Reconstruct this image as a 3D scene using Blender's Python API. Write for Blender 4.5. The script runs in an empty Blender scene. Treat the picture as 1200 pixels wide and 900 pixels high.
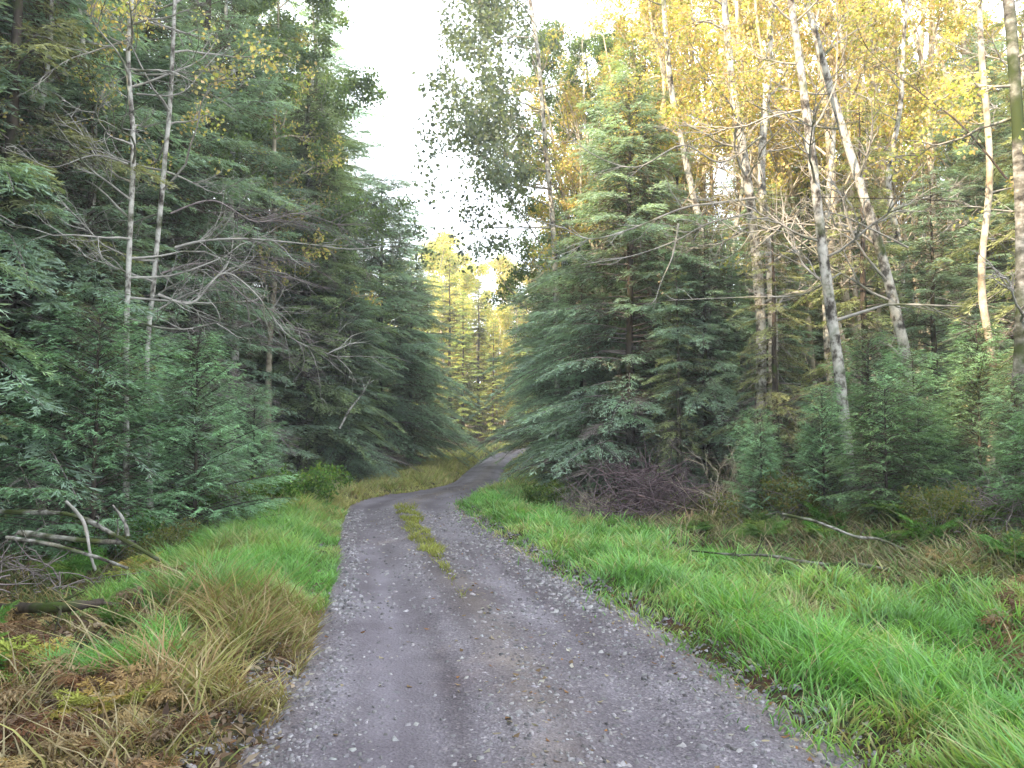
import bpy, math, random
import numpy as np
from mathutils import Vector, Matrix

random.seed(7)
rng = np.random.default_rng(11)
S = bpy.context.scene
COL = S.collection
PI = math.pi
HAZE = .0028

# ------------------------------------------------------------------ camera
F_PX, HOR, CAM_Z = 942.0, 500.0, 1.62
PITCH = math.atan((HOR - 450.0) / F_PX)
cd = bpy.data.cameras.new('camera'); cam = bpy.data.objects.new('camera', cd); COL.objects.link(cam)
cd.sensor_width = 36.0; cd.lens = 36.0 * F_PX / 1200.0; cd.clip_end = 2000; cd.clip_start = 0.05
cam.location = (0, 0, CAM_Z); cam.rotation_euler = (PI / 2 + PITCH, 0, 0)
S.camera = cam
S.render.resolution_x = 1024; S.render.resolution_y = 768
S.view_settings.view_transform = 'Standard'; S.view_settings.look = 'None'
S.view_settings.exposure = 0; S.view_settings.gamma = 1
S.cycles.use_denoising = True
S.cycles.use_adaptive_sampling = True; S.cycles.adaptive_threshold = .025
S.cycles.max_bounces = 8; S.cycles.diffuse_bounces = 5; S.cycles.glossy_bounces = 2
S.cycles.transmission_bounces = 3; S.cycles.transparent_max_bounces = 8


def at(px, py, Y):
    """point on the photo's ray through (px, py) at distance Y ahead"""
    vx, vy = (px - 600) / F_PX, (450 - py) / F_PX
    c, s = math.cos(PITCH), math.sin(PITCH)
    dy, dz = c - vy * s, s + vy * c
    return np.array([vx / dy * Y, Y, CAM_Z + dz / dy * Y])


def proj_x(p):
    return 600 + p[0] / max(p[1], .1) * F_PX


# ------------------------------------------------------------------ mesh collector
class Acc:
    def __init__(s): s.V = []; s.Q = []; s.C = []; s.M = []; s.n = 0

    def add(s, V, Q, C=(1, 1, 1), m=0):
        V = np.asarray(V, np.float32).reshape(-1, 3); Q = np.asarray(Q, np.int64).reshape(-1, 4)
        C = np.asarray(C, np.float32)
        if C.ndim == 1: C = np.tile(C, (len(V), 1))
        s.V.append(V); s.Q.append(Q + s.n); s.C.append(C.reshape(-1, 3)); s.M.append(np.full(len(Q), m, np.int32)); s.n += len(V)

    def mesh(s, name, mats, smooth=False):
        V = np.concatenate(s.V); Q = np.concatenate(s.Q).astype(np.int32); C = np.concatenate(s.C); M = np.concatenate(s.M)
        me = bpy.data.meshes.new(name)
        me.vertices.add(len(V)); me.vertices.foreach_set('co', V.ravel())
        me.loops.add(Q.size); me.loops.foreach_set('vertex_index', Q.ravel())
        me.polygons.add(len(Q)); me.polygons.foreach_set('loop_start', np.arange(0, Q.size, 4, dtype=np.int32))
        me.polygons.foreach_set('material_index', M)
        if smooth: me.polygons.foreach_set('use_smooth', np.ones(len(Q), bool))
        at_ = me.attributes.new('Col', 'FLOAT_COLOR', 'POINT')
        at_.data.foreach_set('color', np.concatenate([C, np.ones((len(C), 1), np.float32)], 1).ravel())
        for m in (mats if isinstance(mats, (list, tuple)) else [mats]): me.materials.append(m)
        me.update(calc_edges=True)
        return me

    def build(s, name, mats, parent=None, smooth=False):
        o = bpy.data.objects.new(name, s.mesh(name, mats, smooth)); COL.objects.link(o); o.parent = parent
        return o


def nrm(a): return a / np.maximum(np.linalg.norm(a, axis=-1, keepdims=True), 1e-9)


def rvec(n):
    return nrm(rng.normal(size=(n, 3)))


def tube(acc, P, R, col=(1, 1, 1), sides=6, m=0, wob=0.0):
    P = np.asarray(P, float); n = len(P); R = np.asarray(R, float)
    if R.ndim == 0: R = np.full(n, R)
    T = np.gradient(P, axis=0); T = nrm(T)
    ref = np.array([0, 0, 1.0]) if abs(T[:, 2]).mean() < .8 else np.array([1.0, 0, 0])
    A = nrm(np.cross(T, ref)); B = np.cross(T, A)
    a = np.arange(sides) * 2 * PI / sides
    rr = R[:, None] * (1 + wob * rng.normal(size=(n, sides)))
    V = P[:, None] + rr[..., None] * (np.cos(a)[None, :, None] * A[:, None] + np.sin(a)[None, :, None] * B[:, None])
    i, j = np.meshgrid(np.arange(n - 1), np.arange(sides), indexing='ij'); k = (j + 1) % sides
    Q = np.stack([i * sides + j, i * sides + k, (i + 1) * sides + k, (i + 1) * sides + j], -1)
    acc.add(V, Q, col, m)


def diamonds(acc, base, d, side, L, W, col, m=0, mid=.5, fold=0.0):
    """one elongated leaf quad each"""
    L = np.asarray(L)[:, None]; W = np.asarray(W)[:, None]
    up = np.cross(d, side)
    tip = base + d * L
    c = base + d * L * mid + up * W * fold
    V = np.stack([base, c + side * W * .5, tip, c - side * W * .5], 1)
    n = len(base)
    Q = np.arange(4 * n).reshape(n, 4)
    C = np.repeat(np.asarray(col, np.float32).reshape(-1, 1, 3) if np.ndim(col) > 1 else np.tile(np.float32(col), (n, 1))[:, None], 4, 1)
    acc.add(V, Q, C.reshape(-1, 3), m)


def blades(acc, base, d, side, L, W, bend, col0, col1, segs=3, m=0):
    n = len(base); t = np.linspace(0, 1, segs + 1)
    wt = np.sqrt(np.clip(1 - t ** 1.6, 0.0, 1)); wt[0] = .7; wt[-1] = .06
    P = base[:, None] + d[:, None] * (L[:, None] * t)[..., None] + bend[:, None] * (L[:, None] * t ** 2)[..., None]
    w = (W[:, None] * wt * .5)[..., None] * side[:, None]
    V = np.stack([P - w, P + w], 2)
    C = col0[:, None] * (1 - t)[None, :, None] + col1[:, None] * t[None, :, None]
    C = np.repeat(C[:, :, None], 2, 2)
    b = (np.arange(n) * (segs + 1) * 2)[:, None]; j = (np.arange(segs) * 2)[None]
    Q = np.stack([b + j, b + j + 1, b + j + 3, b + j + 2], -1)
    acc.add(V.reshape(-1, 3), Q, C.reshape(-1, 3), m)


def vnoise(x, y, s=1.0, seed=0):
    """smooth value noise, numpy"""
    x = np.asarray(x) * s + seed * 17.3; y = np.asarray(y) * s + seed * 9.1
    xi = np.floor(x); yi = np.floor(y); fx = x - xi; fy = y - yi
    fx = fx * fx * (3 - 2 * fx); fy = fy * fy * (3 - 2 * fy)

    def h(a, b): return np.modf(np.abs(np.sin(a * 127.1 + b * 311.7 + seed) * 43758.5453))[0]
    return (h(xi, yi) * (1 - fx) + h(xi + 1, yi) * fx) * (1 - fy) + (h(xi, yi + 1) * (1 - fx) + h(xi + 1, yi + 1) * fx) * fy


def sm(a, b, x):
    t = np.clip((x - a) / (b - a), 0, 1); return t * t * (3 - 2 * t)


# ------------------------------------------------------------------ road line and terrain
CL = [(.25, -12), (.2, -4), (.12, 2), (.13, 3.8), (.02, 5), (-.18, 6.2), (-.48, 7.6), (-.98, 10), (-1.5, 12.4), (-1.95, 14.8),
      (-2.25, 16.8), (-2.1, 18.7), (-1.5, 20.8), (-1.08, 23.4), (-.98, 27), (-.85, 31), (-.5, 36), (.35, 41.5), (2.4, 47), (6, 52), (12, 55), (24, 57), (60, 60)]
CL = np.array(CL, float)


def catmull(P, k=14):
    out = []
    for i in range(len(P) - 1):
        p0, p1, p2, p3 = P[max(i - 1, 0)], P[i], P[i + 1], P[min(i + 2, len(P) - 1)]
        for t in np.arange(k) / k:
            out.append(.5 * ((2 * p1) + (-p0 + p2) * t + (2 * p0 - 5 * p1 + 4 * p2 - p3) * t * t + (-p0 + 3 * p1 - 3 * p2 + p3) * t ** 3))
    out.append(P[-1]); return np.array(out)


C0 = catmull(CL)
seg = np.r_[0, np.cumsum(np.linalg.norm(np.diff(C0, axis=0), axis=1))]
ss = np.arange(0, seg[-1], .25)
CS = np.stack([np.interp(ss, seg, C0[:, 0]), np.interp(ss, seg, C0[:, 1])], 1)
CT = nrm(np.gradient(CS, axis=0)); CN = np.stack([CT[:, 1], -CT[:, 0]], 1)   # right-hand normal


def road_us(x, y):
    x = np.asarray(x, float).ravel(); y = np.asarray(y, float).ravel()
    u = np.empty(len(x)); s = np.empty(len(x))
    for a in range(0, len(x), 20000):
        X = x[a:a + 20000, None]; Y = y[a:a + 20000, None]
        D = (X - CS[None, :, 0]) ** 2 + (Y - CS[None, :, 1]) ** 2
        k = D.argmin(1)
        dx = x[a:a + 20000] - CS[k, 0]; dy = y[a:a + 20000] - CS[k, 1]
        sg = dx * CN[k, 0] + dy * CN[k, 1]
        u[a:a + 20000] = np.sign(sg) * np.sqrt(D.min(1)); s[a:a + 20000] = ss[k] + dx * CT[k, 0] + dy * CT[k, 1]
    return u, s


def halfw(y): return np.interp(y, [0, 4, 6, 9, 14, 18, 21, 24, 40, 60], [1.42, 1.40, 1.33, 1.2, 1.14, 1.1, .85, .72, .66, .9])


def profile(y):
    y = np.asarray(y, float)
    return .55 * sm(22, 52, y) + .01 * np.clip(y - 52, 0, 400) + 0 * y


def height(x, y, u=None):
    shp = np.shape(x); x = np.asarray(x, float).ravel(); y = np.asarray(y, float).ravel()
    if u is None: u, _ = road_us(x, y)
    e = np.abs(u) - halfw(y)
    n1 = vnoise(x, y, .45, 1) - .5; n2 = vnoise(x, y, 1.7, 2) - .5; n3 = vnoise(x, y, 5, 3) - .5
    z = profile(y)
    z = z + np.where(e < 0, -.07, 0) + np.where(e >= 0, -.07 + .13 * sm(-.02, .35, e + n3 * .22 + n2 * .15), 0)
    L = (u < 0); far = sm(.5, 3, e)
    z = z + far * (n1 * .35 + n2 * .18 + n3 * .05)
    z = z + np.where(L, -.22 * sm(.9, 2.4, e) + .6 * sm(3.2, 8, e), -.12 * sm(.6, 1.8, e) + .45 * sm(2.4, 6, e))
    z = z + 1.6 * sm(8, 40, e) * (.4 + vnoise(x, y, .05, 5))
    return z.reshape(shp)


def gz(x, y): return float(height(np.array([x]), np.array([y]))[0])


# ------------------------------------------------------------------ materials
def new_mat(name):
    m = bpy.data.materials.new(name); m.use_nodes = True
    nt = m.node_tree; nt.nodes.clear()
    return m, nt, (lambda t, **k: _n(nt, t, k))


def _n(nt, t, k):
    n = nt.nodes.new(t)
    for a, b in k.items():
        if a.startswith('i_'):
            n.inputs[a[2:].replace('_', ' ')].default_value = b
        else: setattr(n, a, b)
    return n


def ramp(N, pts):
    r = N('ShaderNodeValToRGB'); e = r.color_ramp.elements
    while len(e) > len(pts): e.remove(e[-1])
    while len(e) < len(pts): e.new(.5)
    for el, (p, c) in zip(e, pts): el.position = p; el.color = (*c, 1) if len(c) == 3 else c
    return r


def mixc(nt, N, f, a, b, mode='MIX'):
    x = N('ShaderNodeMix', data_type='RGBA', blend_type=mode)
    for s_, v in ((0, f), (6, a), (7, b)):
        if hasattr(v, 'is_output'): nt.links.new(v, x.inputs[s_])
        elif s_ == 0: x.inputs[0].default_value = v
        else: x.inputs[s_].default_value = (*v, 1)
    return x.outputs[2]


def foliage_mat(name, gain=(1, 1, 1), trans=.35, rough=.55, var=.35, spec=.3):
    m, nt, N = new_mat(name); L = nt.links.new
    a = N('ShaderNodeAttribute', attribute_name='Col')
    oi = N('ShaderNodeObjectInfo')
    tc = N('ShaderNodeTexCoord'); nz = N('ShaderNodeTexNoise', i_Scale=1.3, i_Detail=2.0); L(tc.outputs['Object'], nz.inputs['Vector'])
    r = ramp(N, [(.3, (1 - var,) * 3), (.7, (1 + var,) * 3)]); L(nz.outputs['Fac'], r.inputs[0])
    c = mixc(nt, N, 1.0, a.outputs['Color'], r.outputs[0], 'MULTIPLY')
    c = mixc(nt, N, 1.0, c, gain, 'MULTIPLY')
    hs = N('ShaderNodeHueSaturation'); L(c, hs.inputs['Color'])
    mr = N('ShaderNodeMapRange'); L(oi.outputs['Random'], mr.inputs[0]); mr.inputs[3].default_value = .485; mr.inputs[4].default_value = .515
    L(mr.outputs[0], hs.inputs['Hue'])
    mv = N('ShaderNodeMapRange'); L(oi.outputs['Random'], mv.inputs[0]); mv.inputs[3].default_value = .85; mv.inputs[4].default_value = 1.15
    L(mv.outputs[0], hs.inputs['Value'])
    b = N('ShaderNodeBsdfPrincipled', i_Roughness=rough); b.inputs['Specular IOR Level'].default_value = spec
    L(hs.outputs[0], b.inputs['Base Color'])
    t = N('ShaderNodeBsdfTranslucent')
    tcol = mixc(nt, N, 1.0, hs.outputs[0], (1.25, 1.2, .55), 'MULTIPLY'); L(tcol, t.inputs[0])
    x = N('ShaderNodeMixShader'); x.inputs[0].default_value = trans
    L(b.outputs[0], x.inputs[1]); L(t.outputs[0], x.inputs[2])
    o = N('ShaderNodeOutputMaterial'); L(x.outputs[0], o.inputs[0])
    return m


def bark_mat(name, cols, moss=(.06, .09, .02), mossamt=.3, sc=6.0, stretch=.35):
    m, nt, N = new_mat(name); L = nt.links.new
    tc = N('ShaderNodeTexCoord'); mp = N('ShaderNodeMapping'); mp.inputs['Scale'].default_value = (1, 1, stretch)
    L(tc.outputs['Object'], mp.inputs[0])
    n1 = N('ShaderNodeTexNoise', i_Scale=sc, i_Detail=6.0, i_Roughness=.65); L(mp.outputs[0], n1.inputs['Vector'])
    r = ramp(N, cols); L(n1.outputs['Fac'], r.inputs[0])
    n2 = N('ShaderNodeTexNoise', i_Scale=1.7, i_Detail=5.0); L(tc.outputs['Object'], n2.inputs['Vector'])
    r2 = ramp(N, [(.62 - mossamt * .4, (0, 0, 0)), (.72 - mossamt * .3, (1, 1, 1))]); L(n2.outputs['Fac'], r2.inputs[0])
    c = mixc(nt, N, r2.outputs[0], r.outputs[0], moss)
    a = N('ShaderNodeAttribute', attribute_name='Col'); c = mixc(nt, N, 1.0, c, a.outputs['Color'], 'MULTIPLY')
    b = N('ShaderNodeBsdfPrincipled', i_Roughness=.85); b.inputs['Specular IOR Level'].default_value = .2; L(c, b.inputs['Base Color'])
    bp = N('ShaderNodeBump', i_Strength=.5, i_Distance=.02); L(n1.outputs['Fac'], bp.inputs['Height']); L(bp.outputs[0], b.inputs['Normal'])
    o = N('ShaderNodeOutputMaterial'); L(b.outputs[0], o.inputs[0])
    return m


M_NEEDLE = foliage_mat('spruce_needles', trans=.4)
M_LEAF = foliage_mat('alder_leaves', trans=.5, rough=.5)
M_GRASS = foliage_mat('grass_blades', trans=.4, rough=.45, var=.25, spec=.4)
M_DRY = foliage_mat('dry_stems', trans=.25, rough=.7, var=.3, spec=.15)
M_ALDER = bark_mat('alder_bark', [(.36, (.05, .042, .036)), (.44, (.22, .20, .18)), (.52, (.52, .50, .47)), (.7, (.72, .70, .66))], mossamt=.12, sc=7, stretch=.75)
M_MOSSY = bark_mat('mossy_alder_bark', [(.36, (.04, .035, .03)), (.5, (.22, .21, .19)), (.62, (.52, .51, .49))], moss=(.055, .075, .025), mossamt=.42, sc=5, stretch=1.3)
M_POLE = bark_mat('pole_bark', [(.35, (.24, .18, .13)), (.5, (.56, .48, .38)), (.65, (.76, .70, .60))], moss=(.22, .19, .09), mossamt=.15, sc=4, stretch=.9)  # cream raised above real bark: sunlight on the poles put into the colour
M_BARK = bark_mat('spruce_bark', [(.35, (.035, .028, .024)), (.6, (.12, .095, .08))], mossamt=.25, sc=8)
M_TWIG = bark_mat('bare_twigs', [(.35, (.27, .25, .235)), (.65, (.54, .51, .48))], moss=(.14, .15, .09), mossamt=.2, sc=5, stretch=1)
M_DEAD = bark_mat('dead_twigs', [(.35, (.17, .14, .14)), (.65, (.38, .32, .32))], moss=(.08, .085, .05), mossamt=.1, sc=5, stretch=1)


def ground_mat():
    m, nt, N = new_mat('forest_floor'); L = nt.links.new
    tc = N('ShaderNodeTexCoord')
    n1 = N('ShaderNodeTexNoise', i_Scale=.7, i_Detail=6.0, i_Roughness=.6); L(tc.outputs['Object'], n1.inputs['Vector'])
    n2 = N('ShaderNodeTexNoise', i_Scale=14.0, i_Detail=6.0, i_Roughness=.7); L(tc.outputs['Object'], n2.inputs['Vector'])
    v = N('ShaderNodeTexVoronoi', i_Scale=22.0); L(tc.outputs['Object'], v.inputs['Vector'])
    r1 = ramp(N, [(.3, (.035, .026, .017)), (.5, (.075, .055, .032)), (.7, (.12, .085, .05))]); L(n2.outputs['Fac'], r1.inputs[0])
    c = mixc(nt, N, .35, r1.outputs[0], v.outputs['Color'], 'OVERLAY')
    r2 = ramp(N, [(.52, (0, 0, 0)), (.68, (.6, .6, .6))]); L(n1.outputs['Fac'], r2.inputs[0])
    c = mixc(nt, N, r2.outputs[0], c, (.055, .08, .022))
    a = N('ShaderNodeAttribute', attribute_name='Col'); c = mixc(nt, N, 1.0, c, a.outputs['Color'], 'MULTIPLY')
    b = N('ShaderNodeBsdfPrincipled', i_Roughness=.95); b.inputs['Specular IOR Level'].default_value = .15; L(c, b.inputs['Base Color'])
    bp = N('ShaderNodeBump', i_Strength=.8, i_Distance=.04); L(n2.outputs['Fac'], bp.inputs['Height']); L(bp.outputs[0], b.inputs['Normal'])
    o = N('ShaderNodeOutputMaterial'); L(b.outputs[0], o.inputs[0]); return m


def road_mat():
    m, nt, N = new_mat('gravel'); L = nt.links.new
    tc = N('ShaderNodeTexCoord')
    big = N('ShaderNodeTexNoise', i_Scale=1.1, i_Detail=5.0, i_Roughness=.6); L(tc.outputs['Object'], big.inputs['Vector'])
    fine = N('ShaderNodeTexNoise', i_Scale=55.0, i_Detail=5.0, i_Roughness=.75); L(tc.outputs['Object'], fine.inputs['Vector'])
    v1 = N('ShaderNodeTexVoronoi', i_Scale=58.0, i_Randomness=1.0); L(tc.outputs['Object'], v1.inputs['Vector'])
    v2 = N('ShaderNodeTexVoronoi', i_Scale=95.0); L(tc.outputs['Object'], v2.inputs['Vector'])
    s1 = N('ShaderNodeSeparateColor'); L(v1.outputs['Color'], s1.inputs[0])
    s2 = N('ShaderNodeSeparateColor'); L(v2.outputs['Color'], s2.inputs[0])
    r1 = ramp(N, [(0, (.11, .105, .118)), (.35, (.16, .153, .172)), (.8, (.205, .198, .22)), (.95, (.32, .31, .32)), (1, (.46, .44, .44))]); L(s1.outputs[0], r1.inputs[0])
    r2 = ramp(N, [(0, (.10, .09, .10)), (.6, (.185, .172, .195)), (1, (.30, .28, .31))]); L(s2.outputs[0], r2.inputs[0])
    c = mixc(nt, N, .5, r1.outputs[0], r2.outputs[0])
    a = N('ShaderNodeAttribute', attribute_name='Col'); sa = N('ShaderNodeSeparateColor'); L(a.outputs['Color'], sa.inputs[0])
    # packed wheel tracks: finer and smoother
    rf = ramp(N, [(.3, (.145, .135, .158)), (.7, (.225, .213, .24))]); L(fine.outputs['Fac'], rf.inputs[0])
    c = mixc(nt, N, sa.outputs[0], c, rf.outputs[0])
    # earthy middle and edges
    rb = ramp(N, [(.3, (.11, .092, .075)), (.7, (.25, .22, .19))]); L(fine.outputs['Fac'], rb.inputs[0])
    c = mixc(nt, N, sa.outputs[1], c, rb.outputs[0])
    rg = ramp(N, [(.3, (.70, .655, .67)), (.7, (1.22, 1.2, 1.2))]); L(big.outputs['Fac'], rg.inputs[0])
    c = mixc(nt, N, 1.0, c, rg.outputs[0], 'MULTIPLY')
    rs_ = ramp(N, [(.2, (.72, .68, .70)), (.8, (1.28, 1.27, 1.32))]); L(sa.outputs[2], rs_.inputs[0])
    c = mixc(nt, N, 1.0, c, rs_.outputs[0], 'MULTIPLY')
    b = N('ShaderNodeBsdfPrincipled', i_Roughness=.8); b.inputs['Specular IOR Level'].default_value = .3; L(c, b.inputs['Base Color'])
    bp = N('ShaderNodeBump', i_Strength=.7, i_Distance=.012); L(v1.outputs['Distance'], bp.inputs['Height'])
    bp2 = N('ShaderNodeBump', i_Strength=.6, i_Distance=.008); L(fine.outputs['Fac'], bp2.inputs['Height']); L(bp.outputs[0], bp2.inputs['Normal'])
    L(bp2.outputs[0], b.inputs['Normal'])
    o = N('ShaderNodeOutputMaterial'); L(b.outputs[0], o.inputs[0]); return m


M_FALLEN = bark_mat('fallen_bark', [(.38, (.07, .06, .05)), (.5, (.26, .245, .225)), (.66, (.52, .50, .47))], moss=(.09, .11, .04), mossamt=.3, sc=9, stretch=.9)
M_GROUND, M_ROAD = ground_mat(), road_mat()
M_STONE = bark_mat('stones', [(.35, (.16, .15, .165)), (.65, (.42, .40, .42))], mossamt=-.6, sc=9, stretch=1)


# ------------------------------------------------------------------ object properties
def tag(o, label=None, cat=None, group=None, kind=None):
    if label: o['label'] = label
    if cat: o['category'] = cat
    if group: o['group'] = group
    if kind: o['kind'] = kind
    return o


def empty(name, loc, label=None, cat=None, group=None, rz=0, sc=1):
    o = bpy.data.objects.new(name, None); COL.objects.link(o); o.location = loc
    o.rotation_euler = (0, 0, rz); o.scale = (sc,) * 3 if np.ndim(sc) == 0 else sc; o.empty_display_size = .2
    return tag(o, label, cat, group)


def inst(proto, name, loc, label, cat, group=None, rz=0, sc=1):
    """proto: list of (part name, mesh)"""
    o = empty(name, loc, label, cat, group, rz, sc)
    for pn, me in proto:
        c = bpy.data.objects.new(pn, me); COL.objects.link(c); c.parent = o
    return o


# ------------------------------------------------------------------ ground and road
def axis(fine0, fine1, step, lim):
    a = list(np.arange(fine0, fine1 + step, step)); d = step
    while a[-1] < lim: d *= 1.25; a.append(a[-1] + d)
    d = step; b = []; q = fine0
    while q > -lim: d *= 1.25; q -= d; b.append(q)
    return np.array(b[::-1] + a)


gx = axis(-10, 10, .14, 500); gy = axis(-1, 34, .16, 600)
GX, GY = np.meshgrid(gx, gy)
U, _s = road_us(GX, GY)
Z = height(GX, GY, U.reshape(GX.shape).ravel()) if False else height(GX.ravel(), GY.ravel(), U)
acc = Acc(); nx = len(gx); ny = len(gy)
i, j = np.meshgrid(np.arange(ny - 1), np.arange(nx - 1), indexing='ij')
Q = np.stack([i * nx + j, i * nx + j + 1, (i + 1) * nx + j + 1, (i + 1) * nx + j], -1)
acc.add(np.stack([GX.ravel(), GY.ravel(), Z], 1), Q)
tag(acc.build('ground', M_GROUND, smooth=True), kind='structure')

rs = np.arange(2, 82, .08)
rc = np.stack([np.interp(rs, ss, CS[:, 0]), np.interp(rs, ss, CS[:, 1])], 1)
rn = np.stack([np.interp(rs, ss, CN[:, 0]), np.interp(rs, ss, CN[:, 1])], 1)
v = np.linspace(-1, 1, 61)
hw = halfw(rc[:, 1]) + .42
ru = hw[:, None] * v[None]
RX = rc[:, 0, None] + rn[:, 0, None] * ru; RY = rc[:, 1, None] + rn[:, 1, None] * ru


def road_z(x, y, u):
    w = halfw(y); q = np.abs(u) / w
    rut = np.exp(-((np.abs(u) - .62) / .22) ** 2)
    rough = (vnoise(x, y, 9, 4) - .5) * .018 + (vnoise(x, y, 3, 6) - .5) * .03
    return profile(y) + .025 * np.exp(-(u / .25) ** 2) - .032 * rut + rough * (1 - .6 * rut) - .05 * sm(.85, 1.35, q)


RZ = road_z(RX, RY, ru); RS2 = np.repeat(rs[:, None], len(v), 1)
trk = np.exp(-((np.abs(ru + .1) - .62) / .30) ** 2) * (.75 + .3 * vnoise(RX, RY, .6, 8))
trk = trk * np.where(ru > 0, sm(9, 16, RY) * .8 + .15, 1)
mid = np.exp(-((ru - .1) / .2) ** 2) * (.35 + .5 * vnoise(RX, RY, 2.5, 9)) * .9
edge = sm(.82, 1.1, np.abs(ru) / halfw(RY)) * .8
eb = np.clip(mid + edge, 0, .95)
acc = Acc(); nr, nc = RX.shape
i, j = np.meshgrid(np.arange(nr - 1), np.arange(nc - 1), indexing='ij')
Q = np.stack([i * nc + j, i * nc + j + 1, (i + 1) * nc + j + 1, (i + 1) * nc + j], -1)
acc.add(np.stack([RX, RY, RZ], -1), Q, np.stack([trk, eb, np.clip(.5 * vnoise(ru * 7 + .6 * vnoise(RX, RY, .7, 5), RS2 * .35, 1, 61) + .5 * vnoise(ru * 3, RS2 * .6, 1, 62), 0, 1)], -1).reshape(-1, 3))
tag(acc.build('gravel_road', M_ROAD, smooth=True), kind='structure')


def scatter(n, x0, x1, y0, y1, dens):
    """points with probability falling with distance; dens(x,y,u)->0..1"""
    y = y0 + (y1 - y0) * rng.random(n) ** 1.6; x = x0 + (x1 - x0) * rng.random(n)
    ok = np.abs(x) < (y * .66 + 2.0); x = x[ok]; y = y[ok]
    u, _ = road_us(x, y); e = np.abs(u) - halfw(y)
    k = rng.random(len(x)) < dens(x, y, u, e)
    return x[k], y[k], u[k], e[k]


def surf(x, y, u, e):
    return np.maximum(height(x, y, u), np.where(e < .4, road_z(x, y, u), -9))


# loose stones
x, y, u, e = scatter(60000, -3.6, 2.2, 2.6, 16, lambda x, y, u, e: (e < .3) * (.10 + .5 * (e > -.3) + .75 * (1 - .8 * np.exp(-((np.abs(u) - .62) / .28) ** 2)) * sm(.15, .7, vnoise(x, y, 1.2, 12)) * np.where(u > .1, 1, .45)))
z = surf(x, y, u, e); n = len(x)
sz = .005 + .011 * rng.random(n) ** 2 + .006 * (y > 7)
base = np.array([[-1, -1, -.3], [1, -1, -.3], [1, 1, -.3], [-1, 1, -.3], [-.6, -.5, .6], [.5, -.6, .7], [.6, .5, .5], [-.5, .6, .65]])
Vv = base[None] * (1 + .35 * rng.normal(size=(n, 8, 1))) * (sz[:, None, None] * (.7 + .6 * rng.random((n, 1, 3))))
an = rng.random(n) * 2 * PI; ca, sa_ = np.cos(an)[:, None], np.sin(an)[:, None]
Vv = np.stack([Vv[..., 0] * ca - Vv[..., 1] * sa_, Vv[..., 0] * sa_ + Vv[..., 1] * ca, Vv[..., 2]], -1) + np.stack([x, y, z], 1)[:, None]
Qb = np.array([[0, 1, 5, 4], [1, 2, 6, 5], [2, 3, 7, 6], [3, 0, 4, 7], [4, 5, 6, 7]])
acc = Acc(); cc = .55 + .75 * rng.random(n) ** 2; cc = cc[:, None] * (1 + .02 * rng.normal(size=(n, 3)))
acc.add(Vv, (np.arange(n) * 8)[:, None, None] + Qb[None], np.repeat(cc[:, None], 8, 1).reshape(-1, 3))
tag(acc.build('gravel', M_STONE), 'loose grey gravel stones scattered over the track', 'gravel', kind='stuff')

# fallen leaves
x, y, u, e = scatter(26000, -7, 5, 2.4, 22, lambda x, y, u, e: np.where(e < -.1, .05 + .4 * np.exp(-((u - .15) / .3) ** 2) + .25 * (u > .2) * (vnoise(x, y, .8, 21) > .45), np.where(e < .5, .8, .3)))
z = surf(x, y, u, e); n = len(x)
az = rng.random(n) * 2 * PI; d = nrm(np.stack([np.cos(az), np.sin(az), .25 * rng.normal(size=n)], 1))
sd = nrm(np.cross(d, np.array([0, 0, 1.0]) + .35 * rng.normal(size=(n, 3))))
pal = np.array([[.34, .29, .22], [.42, .36, .25], [.24, .17, .10], [.20, .14, .09], [.40, .38, .34], [.30, .16, .07], [.50, .47, .42]])
acc = Acc(); diamonds(acc, np.stack([x, y, z + .006], 1), d, sd, .025 + .035 * rng.random(n), .018 + .022 * rng.random(n), pal[rng.integers(0, 7, n)], fold=.25)
tag(acc.build('fallen_leaves', M_DRY), 'pale and brown fallen leaves strewn over the track and its edges', 'leaves', kind='stuff')


x, y, u, e = scatter(60000, -9, -1, 2.3, 11, lambda x, y, u, e: (u < 0) * (e > .0) * (.35 + .6 * vnoise(x, y, 1.5, 71)))
z = surf(x, y, u, e); n = len(x); d = nrm(rvec(n) * [1, 1, .45]); sd = nrm(np.cross(d, rvec(n)))
pal = np.array([[.19, .11, .07], [.24, .16, .11], [.32, .24, .17], [.13, .09, .07], [.40, .32, .24], [.18, .15, .08]])
acc = Acc(); diamonds(acc, np.stack([x, y, z + .03 * rng.random(n)], 1), d, sd, .04 + .07 * rng.random(n), .012 + .03 * rng.random(n), pal[rng.integers(0, 6, n)], fold=.25)
tag(acc.build('leaf_litter', M_DRY), 'rusty brown litter of dead leaves and fronds on the left bank', 'leaf litter', kind='stuff')

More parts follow.
